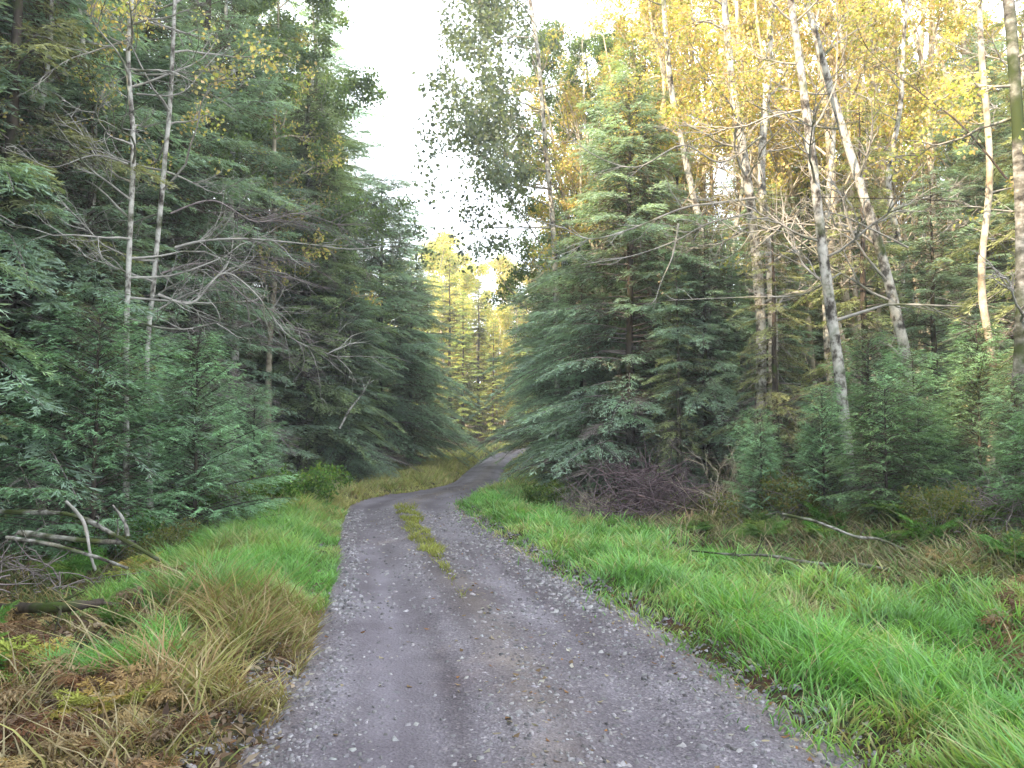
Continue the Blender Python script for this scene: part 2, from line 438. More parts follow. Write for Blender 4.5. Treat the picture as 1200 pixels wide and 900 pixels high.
# ------------------------------------------------------------------ grasses
def grass(name, label, n, x0, x1, y0, y1, dens, hgt, wid, cols, tips, lean=.35, bendz=-.45, mat=None, z_off=0):
    x, y, u, e = scatter(n, x0, x1, y0, y1, dens)
    z = surf(x, y, u, e) - .01; n = len(x)
    # clumps lean together
    cl = vnoise(x, y, 2.2, 31) * 4 * PI
    az = cl + rng.normal(size=n) * 1.1
    h2 = np.stack([np.cos(az), np.sin(az), np.zeros(n)], 1)
    d = nrm(h2 * (lean * rng.random(n))[:, None] + np.array([0, 0, 1.0]))
    fa = rng.random(n) * 2 * PI; sd = np.stack([np.cos(fa), np.sin(fa), np.zeros(n)], 1)
    L = hgt * (.35 + .95 * rng.random(n)) * (.35 + 1.25 * vnoise(x, y, 3.2, 33)) * (.45 + .55 * sm(-.05, .7, e))
    W = wid * (.6 + .8 * rng.random(n)) * (1 + np.clip(y - 6, 0, 12) * .09)
    bend = h2 * (.25 + .55 * rng.random(n))[:, None] + np.array([0, 0, bendz]) * rng.random(n)[:, None]
    cols = np.array(cols); tips = np.array(tips)
    k = np.clip((vnoise(x, y, 1.3, 35) * (len(cols) - .8) + rng.normal(size=n) * .9), 0, len(cols) - 1).astype(int)
    br = (.75 + .5 * rng.random(n))[:, None]
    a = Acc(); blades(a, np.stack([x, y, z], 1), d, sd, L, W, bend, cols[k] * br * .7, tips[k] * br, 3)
    return tag(a.build(name, mat or M_GRASS), label, 'grass', kind='stuff')


G = [(.12, .26, .07), (.15, .32, .07), (.17, .33, .11), (.22, .36, .09), (.30, .36, .14), (.34, .31, .16)]
GT = [(.24, .52, .14), (.29, .58, .14), (.32, .60, .24), (.38, .62, .18), (.48, .60, .24), (.54, .50, .28)]
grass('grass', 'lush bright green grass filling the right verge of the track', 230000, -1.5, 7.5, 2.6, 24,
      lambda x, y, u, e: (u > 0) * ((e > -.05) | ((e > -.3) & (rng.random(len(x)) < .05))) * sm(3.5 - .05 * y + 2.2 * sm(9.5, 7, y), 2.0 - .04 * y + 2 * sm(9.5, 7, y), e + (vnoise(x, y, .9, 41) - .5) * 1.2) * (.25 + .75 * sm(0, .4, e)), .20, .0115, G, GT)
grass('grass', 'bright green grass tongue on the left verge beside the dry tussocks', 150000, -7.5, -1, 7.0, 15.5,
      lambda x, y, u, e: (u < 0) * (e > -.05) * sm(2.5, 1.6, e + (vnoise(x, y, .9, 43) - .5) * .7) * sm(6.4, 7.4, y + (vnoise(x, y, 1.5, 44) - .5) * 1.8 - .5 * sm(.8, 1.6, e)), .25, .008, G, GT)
grass('grass', 'small patch of green grass among the dead bracken by the left foreground', 30000, -4, -1.7, 4.0, 6.4,
      lambda x, y, u, e: (u < 0) * (((x + 2.55) / .42) ** 2 + ((y - 5.45) / .55) ** 2 < .5 + vnoise(x, y, 2, 45)), .24, .008, G[:3], GT[:3])
D = [(.34, .27, .13), (.42, .35, .18), (.26, .25, .08), (.28, .20, .10), (.20, .25, .07)]
DT = [(.60, .51, .30), (.68, .60, .38), (.46, .46, .18), (.46, .34, .18), (.34, .40, .13)]
grass('dry_grass', 'straw coloured tussock grass leaning over the left edge of the track', 90000, -6, -.9, 2.6, 9.2,
      lambda x, y, u, e: (u < 0) * (e > -.02) * sm(1.5, .9, e + (vnoise(x, y, 1.4, 47) - .5)) * sm(7.8, 6.6, y) * sm(3.4, 5.2, y + .3 * e) * sm(.25, .5, vnoise(x, y, 2.6, 57)), .36, .010, D, DT, lean=.7, bendz=-.6, mat=M_DRY)
grass('dry_grass', 'low tawny grass and litter among the dead bracken in the left foreground', 60000, -8, -1.2, 2.4, 10,
      lambda x, y, u, e: (u < 0) * (e > .05) * (.1 + .7 * vnoise(x, y, 1.8, 48) ** 2), .13, .012, D[:4] + [(.12, .07, .035)], DT[:4] + [(.2, .12, .06)], lean=1.2, bendz=-.9, mat=M_DRY)
grass('dry_grass', 'scattered dead straw stems standing in the right-hand grass', 9000, -1.5, 7.5, 2.6, 20,
      lambda x, y, u, e: (u > 0) * (e > -.1) * sm(4.5, 3, e) * (vnoise(x, y, 1.5, 91) > .35), .27, .007, D[:2], DT[:2], lean=.9, bendz=-.5, mat=M_DRY)
Y1 = [(.36, .38, .13), (.44, .40, .18), (.30, .38, .10)]; YT = [(.56, .56, .24), (.68, .62, .36), (.46, .56, .20)]
grass('dry_grass', 'pale yellow grass along the far left verge before the bend', 110000, -9, 2, 14, 32,
      lambda x, y, u, e: (u < 0) * (e > -.05) * sm(3.2, 1.6, e + (vnoise(x, y, .8, 49) - .5) * 1.2), .28, .010, Y1 + [(.36, .27, .12)], YT + [(.5, .4, .2)], mat=M_GRASS)
grass('dry_grass', 'yellow green grass around the far bend of the track', 120000, -9, 10, 20, 62,
      lambda x, y, u, e: (e > -.05) * sm(4.5, 1.5, e), .26, .012, Y1, YT)
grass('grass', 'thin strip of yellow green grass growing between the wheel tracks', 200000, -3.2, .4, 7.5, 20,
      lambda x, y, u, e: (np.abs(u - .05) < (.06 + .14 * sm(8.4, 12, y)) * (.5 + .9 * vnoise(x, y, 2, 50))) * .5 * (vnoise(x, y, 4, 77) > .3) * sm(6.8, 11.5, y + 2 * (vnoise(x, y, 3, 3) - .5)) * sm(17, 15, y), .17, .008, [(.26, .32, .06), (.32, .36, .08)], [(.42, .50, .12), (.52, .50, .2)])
grass('undergrowth', 'low brown and olive undergrowth at the foot of the right-hand trees', 120000, 0, 12, 8, 26,
      lambda x, y, u, e: (u > 0) * sm(2.2, 3.2, e) * sm(9, 5, e) * .8, .26, .012, [(.16, .17, .07), (.22, .18, .10), (.11, .18, .06), (.18, .14, .09)], [(.30, .32, .15), (.38, .32, .20), (.20, .34, .12), (.32, .25, .17)], lean=.9, bendz=-.6, mat=M_DRY)
grass('undergrowth', 'low olive undergrowth below the left-hand spruces', 90000, -13, -2, 8, 28,
      lambda x, y, u, e: (u < 0) * sm(1.6, 2.6, e) * sm(9, 5, e) * .8, .22, .012, [(.10, .12, .04), (.18, .14, .06), (.08, .14, .04)], [(.2, .24, .09), (.30, .24, .12), (.14, .26, .07)], lean=.9, bendz=-.6, mat=M_DRY)


# ------------------------------------------------------------------ conifers
def conifer(H, R, dens=1.0, z0=.35, droop=.35, up=.12, twigL=.12, twigW=.023, dead=0.0, col=(.075, .15, .085), tipc=(.13, .26, .13), brown=(.24, .19, .16), deadz=0, shape=.75, bare=.0, trunk_r=None, gap=.25):
    """returns [(trunk), (branches), (crown)] meshes; dead = share of needles browned below deadz"""
    tr = Acc(); tr_r = trunk_r or H * .0105 + .02
    zz = np.linspace(-.25, H, 18); wx = np.cumsum(rng.normal(size=18)) * .012 * H / 10; wy = np.cumsum(rng.normal(size=18)) * .012 * H / 10
    wx -= wx[1]; wy -= wy[1]
    tr_R = tr_r * (1 - np.clip(zz / H, 0, 1)) ** .85 + .006; tr_R[0] *= 1.5
    tube(tr, np.stack([wx, wy, zz], 1), tr_R, sides=9, wob=.05)
    nb = int(H * 13 * dens)
    t = np.sort(rng.random(nb)) ** .95; zb = z0 + (H - z0) * t * .99
    az = np.arange(nb) * 2.399 + rng.normal(size=nb) * .5
    sector = .75 + .5 * np.sin(az * 2 + zb * .8 + rng.random() * 6) * gap * 2
    Lb = R * (1 - t) ** shape * (.55 + .6 * rng.random(nb)) * sector + .30
    Lb *= np.where(t < .12, .75 + t * 2, 1)
    out = np.stack([np.cos(az), np.sin(az), np.zeros(nb)], 1); per = np.stack([-np.sin(az), np.cos(az), np.zeros(nb)], 1)
    upb = up + .25 * t + rng.normal(size=nb) * .08; dr = droop * (1 - .6 * t) * (.6 + .8 * rng.random(nb)); curl = rng.normal(size=nb) * .12
    O = np.stack([np.interp(zb, zz, wx), np.interp(zb, zz, wy), zb], 1)

    def pos(k, s):
        return O[k] + out[k] * (Lb[k] * s)[:, None] + per[k] * (Lb[k] * s * s * curl[k])[:, None] + np.stack([0 * s, 0 * s, Lb[k] * (upb[k] * s - dr[k] * s * s)], 1)
    br = Acc()
    sgrid = np.linspace(0, 1, 6)
    for b in range(nb):
        P = pos(np.full(6, b), sgrid)
        tube(br, P, (Lb[b] * .008 + .003) * (1 - sgrid * .8), sides=3)
    isd = (zb < deadz) & (rng.random(nb) < dead)
    # side branchlets
    ns = np.maximum(5, (Lb / .068).astype(int))
    K = np.repeat(np.arange(nb), ns * 2); m = len(K)
    s = .12 + .88 * rng.random(m); sgn = np.where(rng.random(m) < .5, -1, 1)
    keep = rng.random(m) < np.where(isd[K], .75, 1) * (s > bare * (1 - t[K]) * rng.random(m) * 1.6)
    K, s, sgn = K[keep], s[keep], sgn[keep]; m = len(K)
    p0 = pos(K, s)
    fw = .75 + .5 * rng.random(m)
    d = nrm(out[K] * fw[:, None] + per[K] * (sgn * (.9 - .3 * s))[:, None] + np.stack([0 * s, 0 * s, -.15 - .35 * rng.random(m) * droop * 2.2 + .1 * t[K]], 1))
    l = (Lb[K] * .36 * (1.05 - s) + .13) * (.6 + .7 * rng.random(m))
    # dead branchlets: thin bare sticks
    di = isd[K]
    acc = Acc()
    if di.any():
        q = np.where(di)[0]; sd = nrm(np.cross(d[q], rvec(len(q))))
        diamonds(br, p0[q], d[q], sd, l[q] * 1.1, np.full(len(q), .011), np.tile((1, 1, 1), (len(q), 1)), mid=.3)
        for _ in range(5):
            f = rng.random(len(q)); dd = nrm(d[q] + .8 * rvec(len(q)))
            diamonds(br, p0[q] + d[q] * (l[q] * f)[:, None], dd, nrm(np.cross(dd, rvec(len(q)))), .05 + .16 * rng.random(len(q)), np.full(len(q), .006), np.tile((1, 1, 1), (len(q), 1)), mid=.3)
    q = np.where(~di)[0]
    nt_ = np.maximum(3, (l[q] / (twigL * .34)).astype(int))
    T = np.repeat(q, nt_); mm = len(T)
    f = rng.random(mm); sg = np.where(rng.random(mm) < .5, -1, 1)
    up3 = np.array([0, 0, 1.0])
    sdv = nrm(np.cross(d[T], up3))
    dd = nrm(d[T] * .9 + sdv * (sg * (.35 + .5 * rng.random(mm)))[:, None] + .22 * rng.normal(size=(mm, 3)) + up3 * -.10 * (1 + droop))
    base = p0[T] + d[T] * (l[T] * f)[:, None] + up3 * (-.10 * (l[T] * f * f))[:, None]
    nn = nrm(up3 + .55 * rng.normal(size=(mm, 3)))
    sd = nrm(np.cross(dd, nn))
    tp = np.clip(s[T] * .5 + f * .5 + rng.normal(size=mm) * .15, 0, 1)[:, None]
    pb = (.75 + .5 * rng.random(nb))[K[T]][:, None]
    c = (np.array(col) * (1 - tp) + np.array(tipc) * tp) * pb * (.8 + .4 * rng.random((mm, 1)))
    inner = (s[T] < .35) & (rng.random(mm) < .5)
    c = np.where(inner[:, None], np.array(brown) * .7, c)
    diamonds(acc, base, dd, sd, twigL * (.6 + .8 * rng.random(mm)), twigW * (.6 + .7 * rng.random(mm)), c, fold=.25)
    acc.add(np.concatenate(br.V), np.concatenate(br.Q), (1, 1, 1), 1)
    return [('trunk', tr.mesh('spruce_trunk', M_BARK, True)), ('crown', acc.mesh('spruce_crown', [M_NEEDLE, M_DEAD if dead else M_BARK]))]


TEAL, TEALT = (.26, .39, .32), (.45, .60, .50)
OLV, OLVT = (.28, .32, .18), (.48, .52, .30)
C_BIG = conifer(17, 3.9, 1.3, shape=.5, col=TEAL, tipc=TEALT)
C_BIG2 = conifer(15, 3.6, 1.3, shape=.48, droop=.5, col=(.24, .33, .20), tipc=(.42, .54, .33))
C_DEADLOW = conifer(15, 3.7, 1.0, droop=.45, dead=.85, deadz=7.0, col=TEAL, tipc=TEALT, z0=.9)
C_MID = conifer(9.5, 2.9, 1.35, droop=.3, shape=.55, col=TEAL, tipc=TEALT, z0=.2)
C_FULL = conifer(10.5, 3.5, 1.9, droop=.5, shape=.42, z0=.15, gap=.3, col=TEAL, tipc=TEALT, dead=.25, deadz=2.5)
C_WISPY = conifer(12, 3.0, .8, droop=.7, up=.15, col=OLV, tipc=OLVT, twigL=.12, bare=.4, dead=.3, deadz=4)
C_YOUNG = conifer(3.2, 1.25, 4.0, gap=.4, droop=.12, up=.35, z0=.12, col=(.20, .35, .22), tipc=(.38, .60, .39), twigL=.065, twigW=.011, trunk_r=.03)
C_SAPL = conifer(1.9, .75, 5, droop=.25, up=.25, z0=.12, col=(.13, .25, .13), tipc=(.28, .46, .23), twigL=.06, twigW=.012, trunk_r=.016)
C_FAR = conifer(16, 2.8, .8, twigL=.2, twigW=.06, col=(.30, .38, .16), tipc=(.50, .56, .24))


# ------------------------------------------------------------------ broadleaved trees
def wander(p, d, L, n, wob, grav=0.0):
    P = [np.array(p, float)]; d = np.array(d, float)
    for k in range(n):
        d = d + rng.normal(size=3) * wob + np.array([0, 0, grav]); d /= np.linalg.norm(d)
        P.append(P[-1] + d * L / n)
    return np.array(P)


def branchy(acc, leafpts, p, d, L, r, lvl, wob=.16, grav=.02, kids=(5, 9)):
    n = 7 if lvl > 1 else 5
    P = wander(p, d, L, n, wob, grav)
    tube(acc, P, r * np.linspace(1, .22, len(P)), sides=5 if r > .012 else 3)
    if lvl <= 1:
        for q0, q1 in zip(P[1:-1], P[2:]):
            leafpts.append(q1)
            if lvl == 0: leafpts.append((q0 + q1) / 2)
    if lvl > 0:
        for _ in range(random.randint(*kids) if lvl > 1 else random.randint(3, 5)):
            f = random.uniform(.2, .98) * (len(P) - 1); i0 = int(f); q = P[i0] + (P[min(i0 + 1, len(P) - 1)] - P[i0]) * (f - i0)
            t = P[min(i0 + 1, len(P) - 1)] - P[max(i0 - 1, 0)]; t = t / np.linalg.norm(t)
            a = np.cross(t, rvec(1)[0]); a /= np.linalg.norm(a)
            dd = t * .8 + a * random.uniform(.4, .9)
            branchy(acc, leafpts, q, dd / np.linalg.norm(dd), L * random.uniform(.3, .55) * (1.1 - .5 * f / len(P)), r * .5, lvl - 1, wob, grav, kids)


LEAFC = np.array([(.22, .33, .06), (.30, .38, .07), (.42, .42, .09), (.16, .27, .07)])


def leaves_at(acc, pts, per, size, cols, spread=.18):
    pts = np.array(pts); n = len(pts) * per
    P = np.repeat(pts, per, 0) + rng.normal(size=(n, 3)) * spread
    d = nrm(rng.normal(size=(n, 3)) + np.array([0, 0, -.5])); sd = nrm(np.cross(d, rvec(n)))
    L = size * (.6 + .8 * rng.random(n))
    cols = np.array(cols)
    diamonds(acc, P, d, sd, L, L * .72, cols[rng.integers(0, len(cols), n)] * (.7 + .6 * rng.random((n, 1))), mid=.45, fold=.15)


def broadleaf(path, radii, bz, nb, blen, ang, leaf=3, lsize=.07, lcols=LEAFC, mat=None, lvl=2, leafz=0, spread=.2, bmat=None, sep=False, kids=(5, 9), r_b=None, mossy=False, azr=None):
    """path relative to base; branches from height bz[0] to bz[1]"""
    path = catmull(np.array(path, float), 5)
    rad = np.interp(np.linspace(0, 1, len(path)), np.linspace(0, 1, len(radii)), radii)
    rad = rad * (1 + .6 * np.exp(-np.clip(path[:, 2], 0, 9) / .35))
    tr = Acc(); tube(tr, path, rad, sides=10, wob=.05)
    br = Acc(); lf = Acc(); pts = []; sepm = []
    for k in range(nb):
        z = bz[0] + (bz[1] - bz[0]) * ((k + random.random()) / nb)
        i0 = int(np.argmin(abs(path[:, 2] - z))); p = path[i0]
        az = random.uniform(*(azr or (0, 2 * PI))); el = random.uniform(*ang)
        d = np.array([math.cos(az) * math.cos(el), math.sin(az) * math.cos(el), math.sin(el)])
        L = random.uniform(*blen) * (1 - .45 * (z - bz[0]) / (bz[1] - bz[0] + .01))
        a = Acc() if sep else br
        own = []
        branchy(a, own, p, d, L, (r_b or rad[i0] * .33), lvl, kids=kids)
        pts += [q for q in own if q[2] > leafz]
        if sep: sepm.append(('branch', a.mesh('branch', bmat or M_TWIG, True)))
    if not sep: tr.add(np.concatenate(br.V), np.concatenate(br.Q), (1, 1, 1), 1)
    parts = [('trunk', tr.mesh('trunk', [mat or M_ALDER, bmat or M_TWIG], True))] + sepm
    if leaf and pts:
        leaves_at(lf, pts, leaf, lsize, lcols, spread); parts.append(('crown', lf.mesh('leaf_crown', M_LEAF)))
    return parts


def gen_path(H, lean, wob=.12, a=None):
    a = random.uniform(0, 2 * PI) if a is None else a; P = []
    for t in np.linspace(0, 1, 8):
        P.append((math.cos(a) * lean * t * H + random.gauss(0, wob) * (t > 0), math.sin(a) * lean * t * H + random.gauss(0, wob) * (t > 0), -.2 + t * (H + .2)))
    return P


SUNLIT_GOLD = np.array([(.70, .60, .24), (.78, .68, .32), (.56, .60, .20), (.76, .56, .34), (.46, .52, .16)])  # leaf colours raised and warmed to carry the canopy's sunlight
A_SUN = [broadleaf(gen_path(h, l, .15, PI), [.10, .085, .07, .05, .02], (h * .3, h * .97), 18, (1.6, 3.4), (.3, 1.1), leaf=1, lsize=.085, lcols=SUNLIT_GOLD, mat=M_POLE, bmat=M_POLE, spread=.07, leafz=6.0, r_b=.03, kids=(6, 10)) for h, l in ((15, .06), (14, .13), (16, .09), (13, .2))]
A_POLE = [broadleaf(gen_path(h, l, .16, PI), [.075, .065, .055, .045, .018], (h * .35, h * .97), 14, (1.2, 2.6), (.4, 1.15), leaf=1, lsize=.075, lcols=SUNLIT_GOLD, mat=M_POLE, bmat=M_POLE, spread=.07, leafz=7.5, r_b=.024, kids=(6, 9)) for h, l in ((13, .08), (12, .17), (14, .12))]
A_GREEN = broadleaf(gen_path(15, .03), [.13, .11, .09, .06, .02], (4.5, 14.6), 22, (2.0, 3.8), (.0, .7), leaf=4, lsize=.09, lcols=np.array([(.13, .20, .10), (.17, .24, .12), (.20, .28, .09)]), spread=.1)
A_BARE = [broadleaf(gen_path(h, .05), [.10, .085, .07, .05, .015], (1.5, h * .9), 18, (1.2, 2.8), (-.1, .8), leaf=0, mat=M_ALDER) for h in (12, 14)]
A_FAR = broadleaf(gen_path(15, .03), [.14, .12, .09, .06, .02], (1.2, 14.8), 30, (2.0, 3.6), (.0, .8), leaf=3, lsize=.16, lcols=np.array([(.60, .60, .24), (.72, .64, .30), (.46, .56, .20), (.74, .62, .34)]), mat=M_POLE, bmat=M_POLE, spread=.22, lvl=2, kids=(4, 6))

ORD_X = ['twenty-first', 'twenty-second', 'twenty-third', 'twenty-fourth', 'twenty-fifth', 'twenty-sixth', 'twenty-seventh', 'twenty-eighth', 'twenty-ninth', 'thirtieth', 'thirty-first']
ORD = ['first', 'second', 'third', 'fourth', 'fifth', 'sixth', 'seventh', 'eighth', 'ninth', 'tenth', 'eleventh', 'twelfth', 'thirteenth', 'fourteenth', 'fifteenth', 'sixteenth', 'seventeenth', 'eighteenth', 'nineteenth', 'twentieth'] + ORD_X


def place_many(protos, name, spots, fmt, cat, group, right=False, turn=PI):
    """fmt contains {} for the ordinal, counted from the photo's left (or right) edge"""
    spots = sorted(spots, key=lambda s: proj_x((s[0], s[1])), reverse=right)
    out = []
    for k, (x, y, sc) in enumerate(spots):
        pr = protos[random.randrange(len(protos))] if isinstance(protos[0], list) else protos
        out.append(inst(pr, name, (x, y, gz(x, y) - .05), fmt.format(ORD[k]), cat, group, random.uniform(-turn, turn), sc))
    return out


# --- left wall, front row
LG, RG = 'spruces walling the left side of the track', 'spruces on the right side of the track'


def tree(pr, x, y, sc, label, group=None, name='spruce_tree', rz=None):
    return inst(pr, name, (x, y, gz(x, y) - .04), label, 'tree', group, random.uniform(0, 6.28) if rz is None else rz, sc)


tree(C_BIG2, -9.0, 8.9, 1.0, 'dark spruce at the left edge above the fallen birch poles', LG)
tree(C_WISPY, -7.4, 11.6, 1.0, 'thin olive spruce with drooping boughs behind the fallen birch poles', LG)
tree(C_BIG, -8.6, 14.0, 1.0, 'tall blue green spruce behind the pale alder trunks on the left', LG)
tree(C_DEADLOW, -6.9, 17.6, 1.0, 'left-hand spruce whose lower boughs are dead, grey and bare', LG)
tree(C_BIG, -7.6, 21.5, 1.0, 'tall spruce rising behind the one with dead lower boughs', LG, rz=2.0)
tree(C_BIG2, -5.95, 22.8, .84, 'dense spruce halfway along the left side, branches sweeping to the verge', LG)
tree(C_BIG, -6.8, 27.0, 1.0, 'tallest spruce against the sky on the left side of the gap', LG, rz=4.0)
tree(C_BIG2, -6.2, 25.5, .9, 'medium spruce stepping down toward the left of the sky gap', LG)
tree(C_FULL, -4.7, 28.5, 1.02, 'smaller blue green spruce low beside the left of the sky gap', LG)
tree(C_FULL, -4.9, 23.6, .60, 'short bushy spruce on the left bank just before the bend', LG)
tree(C_FULL, -4.1, 32.5, .80, 'last spruce of the left row where the track bends away', LG)
tree(C_YOUNG, -4.85, 12.4, 1.0, 'pale green young spruce standing in front of the left wall of trees', name='young_spruce')
tree(C_YOUNG, -6.4, 11.2, .8, 'small young spruce just behind the tip of the fallen poles', name='young_spruce')
tree(C_YOUNG, -5.0, 15.6, .75, 'low young spruce at the back of the left verge beyond the pale one', name='young_spruce')
# --- right side
tree(C_FULL, 2.65, 18.0, .92, 'big dark spruce reaching over the brush pile right of the track', RG, rz=1.0)
tree(C_DEADLOW, 4.1, 19.8, .62, 'spruce with dead dark lower boughs behind the brush pile', RG)
tree(C_FULL, 1.95, 23.6, .85, 'spruce behind the big dark one, overhanging the right of the bend', RG)
tree(C_FULL, 1.75, 30.0, .85, 'blue green spruce beside the far bend on the right', RG, rz=3.0)
tree(C_FULL, 2.4, 36.5, .8, 'farthest spruce of the right row at the bend', RG)
tree(C_WISPY, 8.6, 12.6, .8, 'wispy grey green hemlock hanging in from the right edge', RG, name='hemlock_tree')
tree(C_WISPY, 5.0, 15.2, .50, 'small wispy hemlock in front of the two leaning alders', RG, name='hemlock_tree')
tree(C_WISPY, 3.4, 16.4, .40, 'short shaggy hemlock just right of the brush pile', RG, name='hemlock_tree')
tree(C_YOUNG, 6.9, 11.9, .85, 'bushy young spruce between the leaning alders and the right edge trunk', name='young_spruce')
tree(C_YOUNG, 5.9, 13.3, .9, 'young spruce at the foot of the leaning alders', name='young_spruce')
tree(C_SAPL, 5.05, 10.9, .95, 'slender spruce sapling behind the thin fallen branch on the right', name='spruce_sapling')
tree(C_SAPL, 5.7, 11.3, .75, 'shortest spruce sapling near the right verge', name='spruce_sapling')
tree(C_YOUNG, 4.4, 14.4, .55, 'low spruce bush left of the leaning alders', name='young_spruce')


tree(C_WISPY, 6.4, 14.6, .62, 'shaggy hemlock whose boughs cross the foot of the leaning pair', RG, name='hemlock_tree')
tree(C_MID, 7.6, 14.4, .62, 'full green spruce behind the bushy young one on the right', RG)
tree(C_BIG, 9.8, 16.4, .55, 'spruce filling the space left of the right edge trunk', RG)
tree(C_MID, 5.6, 17.6, .7, 'spruce standing back between the pale double stem and the leaning pair', RG)
tree(C_BIG2, 3.9, 22.2, .85, 'tall olive spruce behind the brush pile trees', RG)
tree(C_MID, -7.2, 13.6, .7, 'bushy spruce below the pale alder trunks on the left', LG)
tree(C_MID, -7.6, 9.6, .6, 'low bushy spruce in the corner behind the fallen birch poles', LG)
tree(C_BIG2, -9.4, 11.4, .9, 'dark spruce filling in behind the left edge trunks', LG)
tree(C_BIG2, -9.6, 17.5, 1.0, 'tall spruce closing the dark space behind the bare boughs on the left', LG)


tree(C_YOUNG, -5.7, 11.0, 1.1, 'full young spruce right behind the fallen birch poles hiding the alder feet', name='young_spruce')
tree(C_FULL, -8.2, 12.2, 1.1, 'very full spruce behind the fallen birch poles', LG)
tree(C_FULL, -7.4, 15.8, 1.05, 'full blue green spruce left of the dead boughs', LG)
tree(C_MID, -6.7, 12.6, .8, 'green spruce between the two pairs of pale trunks on the left', LG)
tree(C_WISPY, 8.0, 10.6, .62, 'low hemlock sweeping its boughs before the right edge trunk', RG, name='hemlock_tree')
tree(C_FULL, 4.1, 17.0, .55, 'broad low spruce pressed against the right side of the big dark one', RG)
tree(C_FULL, 1.75, 20.2, .55, 'low bushy spruce filling under the left side of the big dark one', RG)
tree(C_YOUNG, 4.75, 12.3, .62, 'young spruce just above the pale fallen branch', name='young_spruce')
tree(C_YOUNG, 4.1, 13.3, .5, 'smallest young spruce right of the bare tan shrub', name='young_spruce')
tree(C_SAPL, 6.2, 9.4, .8, 'spruce sapling on the bank below the right edge trunk', name='spruce_sapling')
tree(C_YOUNG, 6.0, 12.0, .72, 'young spruce in front of the shaggy hemlock by the leaning pair', name='young_spruce')
tree(C_YOUNG, 6.5, 10.4, .55, 'small young spruce beside the foot of the right edge trunk', name='young_spruce')


# --- alders that can be told apart
def custom(name, pix, Y, radii, label, extra_top=3.0, rs=.76, **k):
    P = [at(a, b, Y) for a, b in pix]
    b0 = P[0].copy(); b0[2] = gz(b0[0], b0[1])
    if P[0][2] > b0[2] + .3: P = [np.array([b0[0], b0[1], b0[2] - .15])] + P
    else: P[0][2] = b0[2] - .15
    top = P[-1] + (P[-1] - P[-2]) / np.linalg.norm(P[-1] - P[-2]) * extra_top; P.append(top)
    P = [p - b0 for p in P]
    kw = dict(mat=M_ALDER, sep=True, lvl=2, leaf=1, lsize=.06, kids=(6, 10), lcols=SUNLIT_GOLD, leafz=4.5, spread=.08); kw.update(k)
    return inst(broadleaf(P, [q * rs for q in radii], **kw), name, tuple(b0), label, 'tree', None, 0, 1)


custom('alder_tree', [(1000, 640), (992, 520), (983, 430), (970, 340), (958, 240), (941, 100), (922, -30)], 12.6, [.12, .115, .11, .10, .09, .07, .03],
       'leaning white barked alder, the left one of the crossing pair on the right', bz=(2.5, 10), nb=13, blen=(1.4, 3.2), ang=(-.1, .8), leafz=6.5)
custom('alder_tree', [(1088, 640), (1078, 520), (1062, 420), (1036, 310), (1006, 210), (975, 110), (942, -10)], 13.4, [.125, .12, .11, .10, .085, .07, .03],
       'alder leaning far left, right-hand one of the crossing pair', bz=(2.5, 10), nb=13, blen=(1.4, 3.2), ang=(-.1, .8), leafz=6.5)
custom('alder_tree', [(1188, 660), (1193, 480), (1198, 300), (1190, 100), (1178, -40)], 10.6, [.135, .115, .105, .10, .09, .07],
       'thick mossy trunk standing at the very right edge', bz=(2.2, 8), nb=8, blen=(1.2, 2.6), ang=(-.2, .6), mat=M_MOSSY)
custom('alder_tree', [(1168, 650), (1160, 560), (1166, 450), (1150, 330), (1160, 200), (1150, 60), (1146, -30)], 12.0, [.08, .075, .07, .06, .05, .03],
       'slimmer brown trunk just left of the mossy trunk at the right edge', bz=(3, 9), nb=6, blen=(1, 2), ang=(0, .7), mat=M_POLE)
custom('alder_tree', [(890, 560), (892, 400), (886, 300), (876, 210), (860, 110), (846, -20)], 15.5, [.15, .14, .125, .11, .09, .04],
       'pale double-stemmed alder\'s left stem rising behind the wispy hemlock', bz=(3.5, 11), nb=14, leafz=7, blen=(1.4, 3), ang=(-.1, .8))
custom('alder_tree', [(908, 560), (906, 400), (902, 300), (892, 200), (900, 90), (905, -20)], 16.2, [.13, .125, .11, .10, .08, .04],
       'pale alder close to the right of the thicker pale stem', bz=(3.5, 11), nb=13, leafz=7, blen=(1.4, 3), ang=(-.1, .8))
custom('alder_tree', [(826, 560), (830, 420), (826, 300), (806, 200), (786, 100), (776, -20)], 17.5, [.11, .10, .095, .085, .07, .03],
       'slim alder bending left behind the bare overhanging boughs', bz=(3.5, 12), nb=10, blen=(1.4, 3), ang=(0, .8))
custom('alder_tree', [(1090, 500), (1090, 170), (1093, -20)], 21, [.13, .12, .10, .05],
       'straight sunlit trunk high between the leaning pair and the right edge', bz=(6, 14), nb=8, blen=(1.4, 3), ang=(0, .8), mat=M_POLE)
custom('alder_tree', [(1066, 520), (1073, 200), (1084, -20)], 24, [.12, .11, .09, .05],
       'thinner sunlit trunk beside the straight one in the upper right', bz=(6, 14), nb=8, blen=(1.4, 3), ang=(0, .8), mat=M_POLE)
custom('alder_tree', [(148, 560), (148, 400), (152, 280), (156, 170), (150, 60), (158, -30)], 11.5, [.06, .055, .05, .047, .042, .025],
       'white barked alder on the left with long pale bare branches', bz=(3.2, 8.6), nb=20, blen=(1.4, 3.0), ang=(-.25, .6), leaf=0, lvl=2, kids=(4, 8), r_b=.02)
custom('alder_tree', [(176, 580), (172, 430), (180, 330), (192, 200), (200, 110), (206, -30)], 12.1, [.058, .054, .05, .046, .04, .025],
       'white barked alder leaning slightly right, beside the one with long bare branches', bz=(3.2, 9), nb=18, blen=(1.4, 3.0), ang=(-.25, .6), leaf=1, leafz=6, lvl=2, kids=(4, 8), r_b=.02)
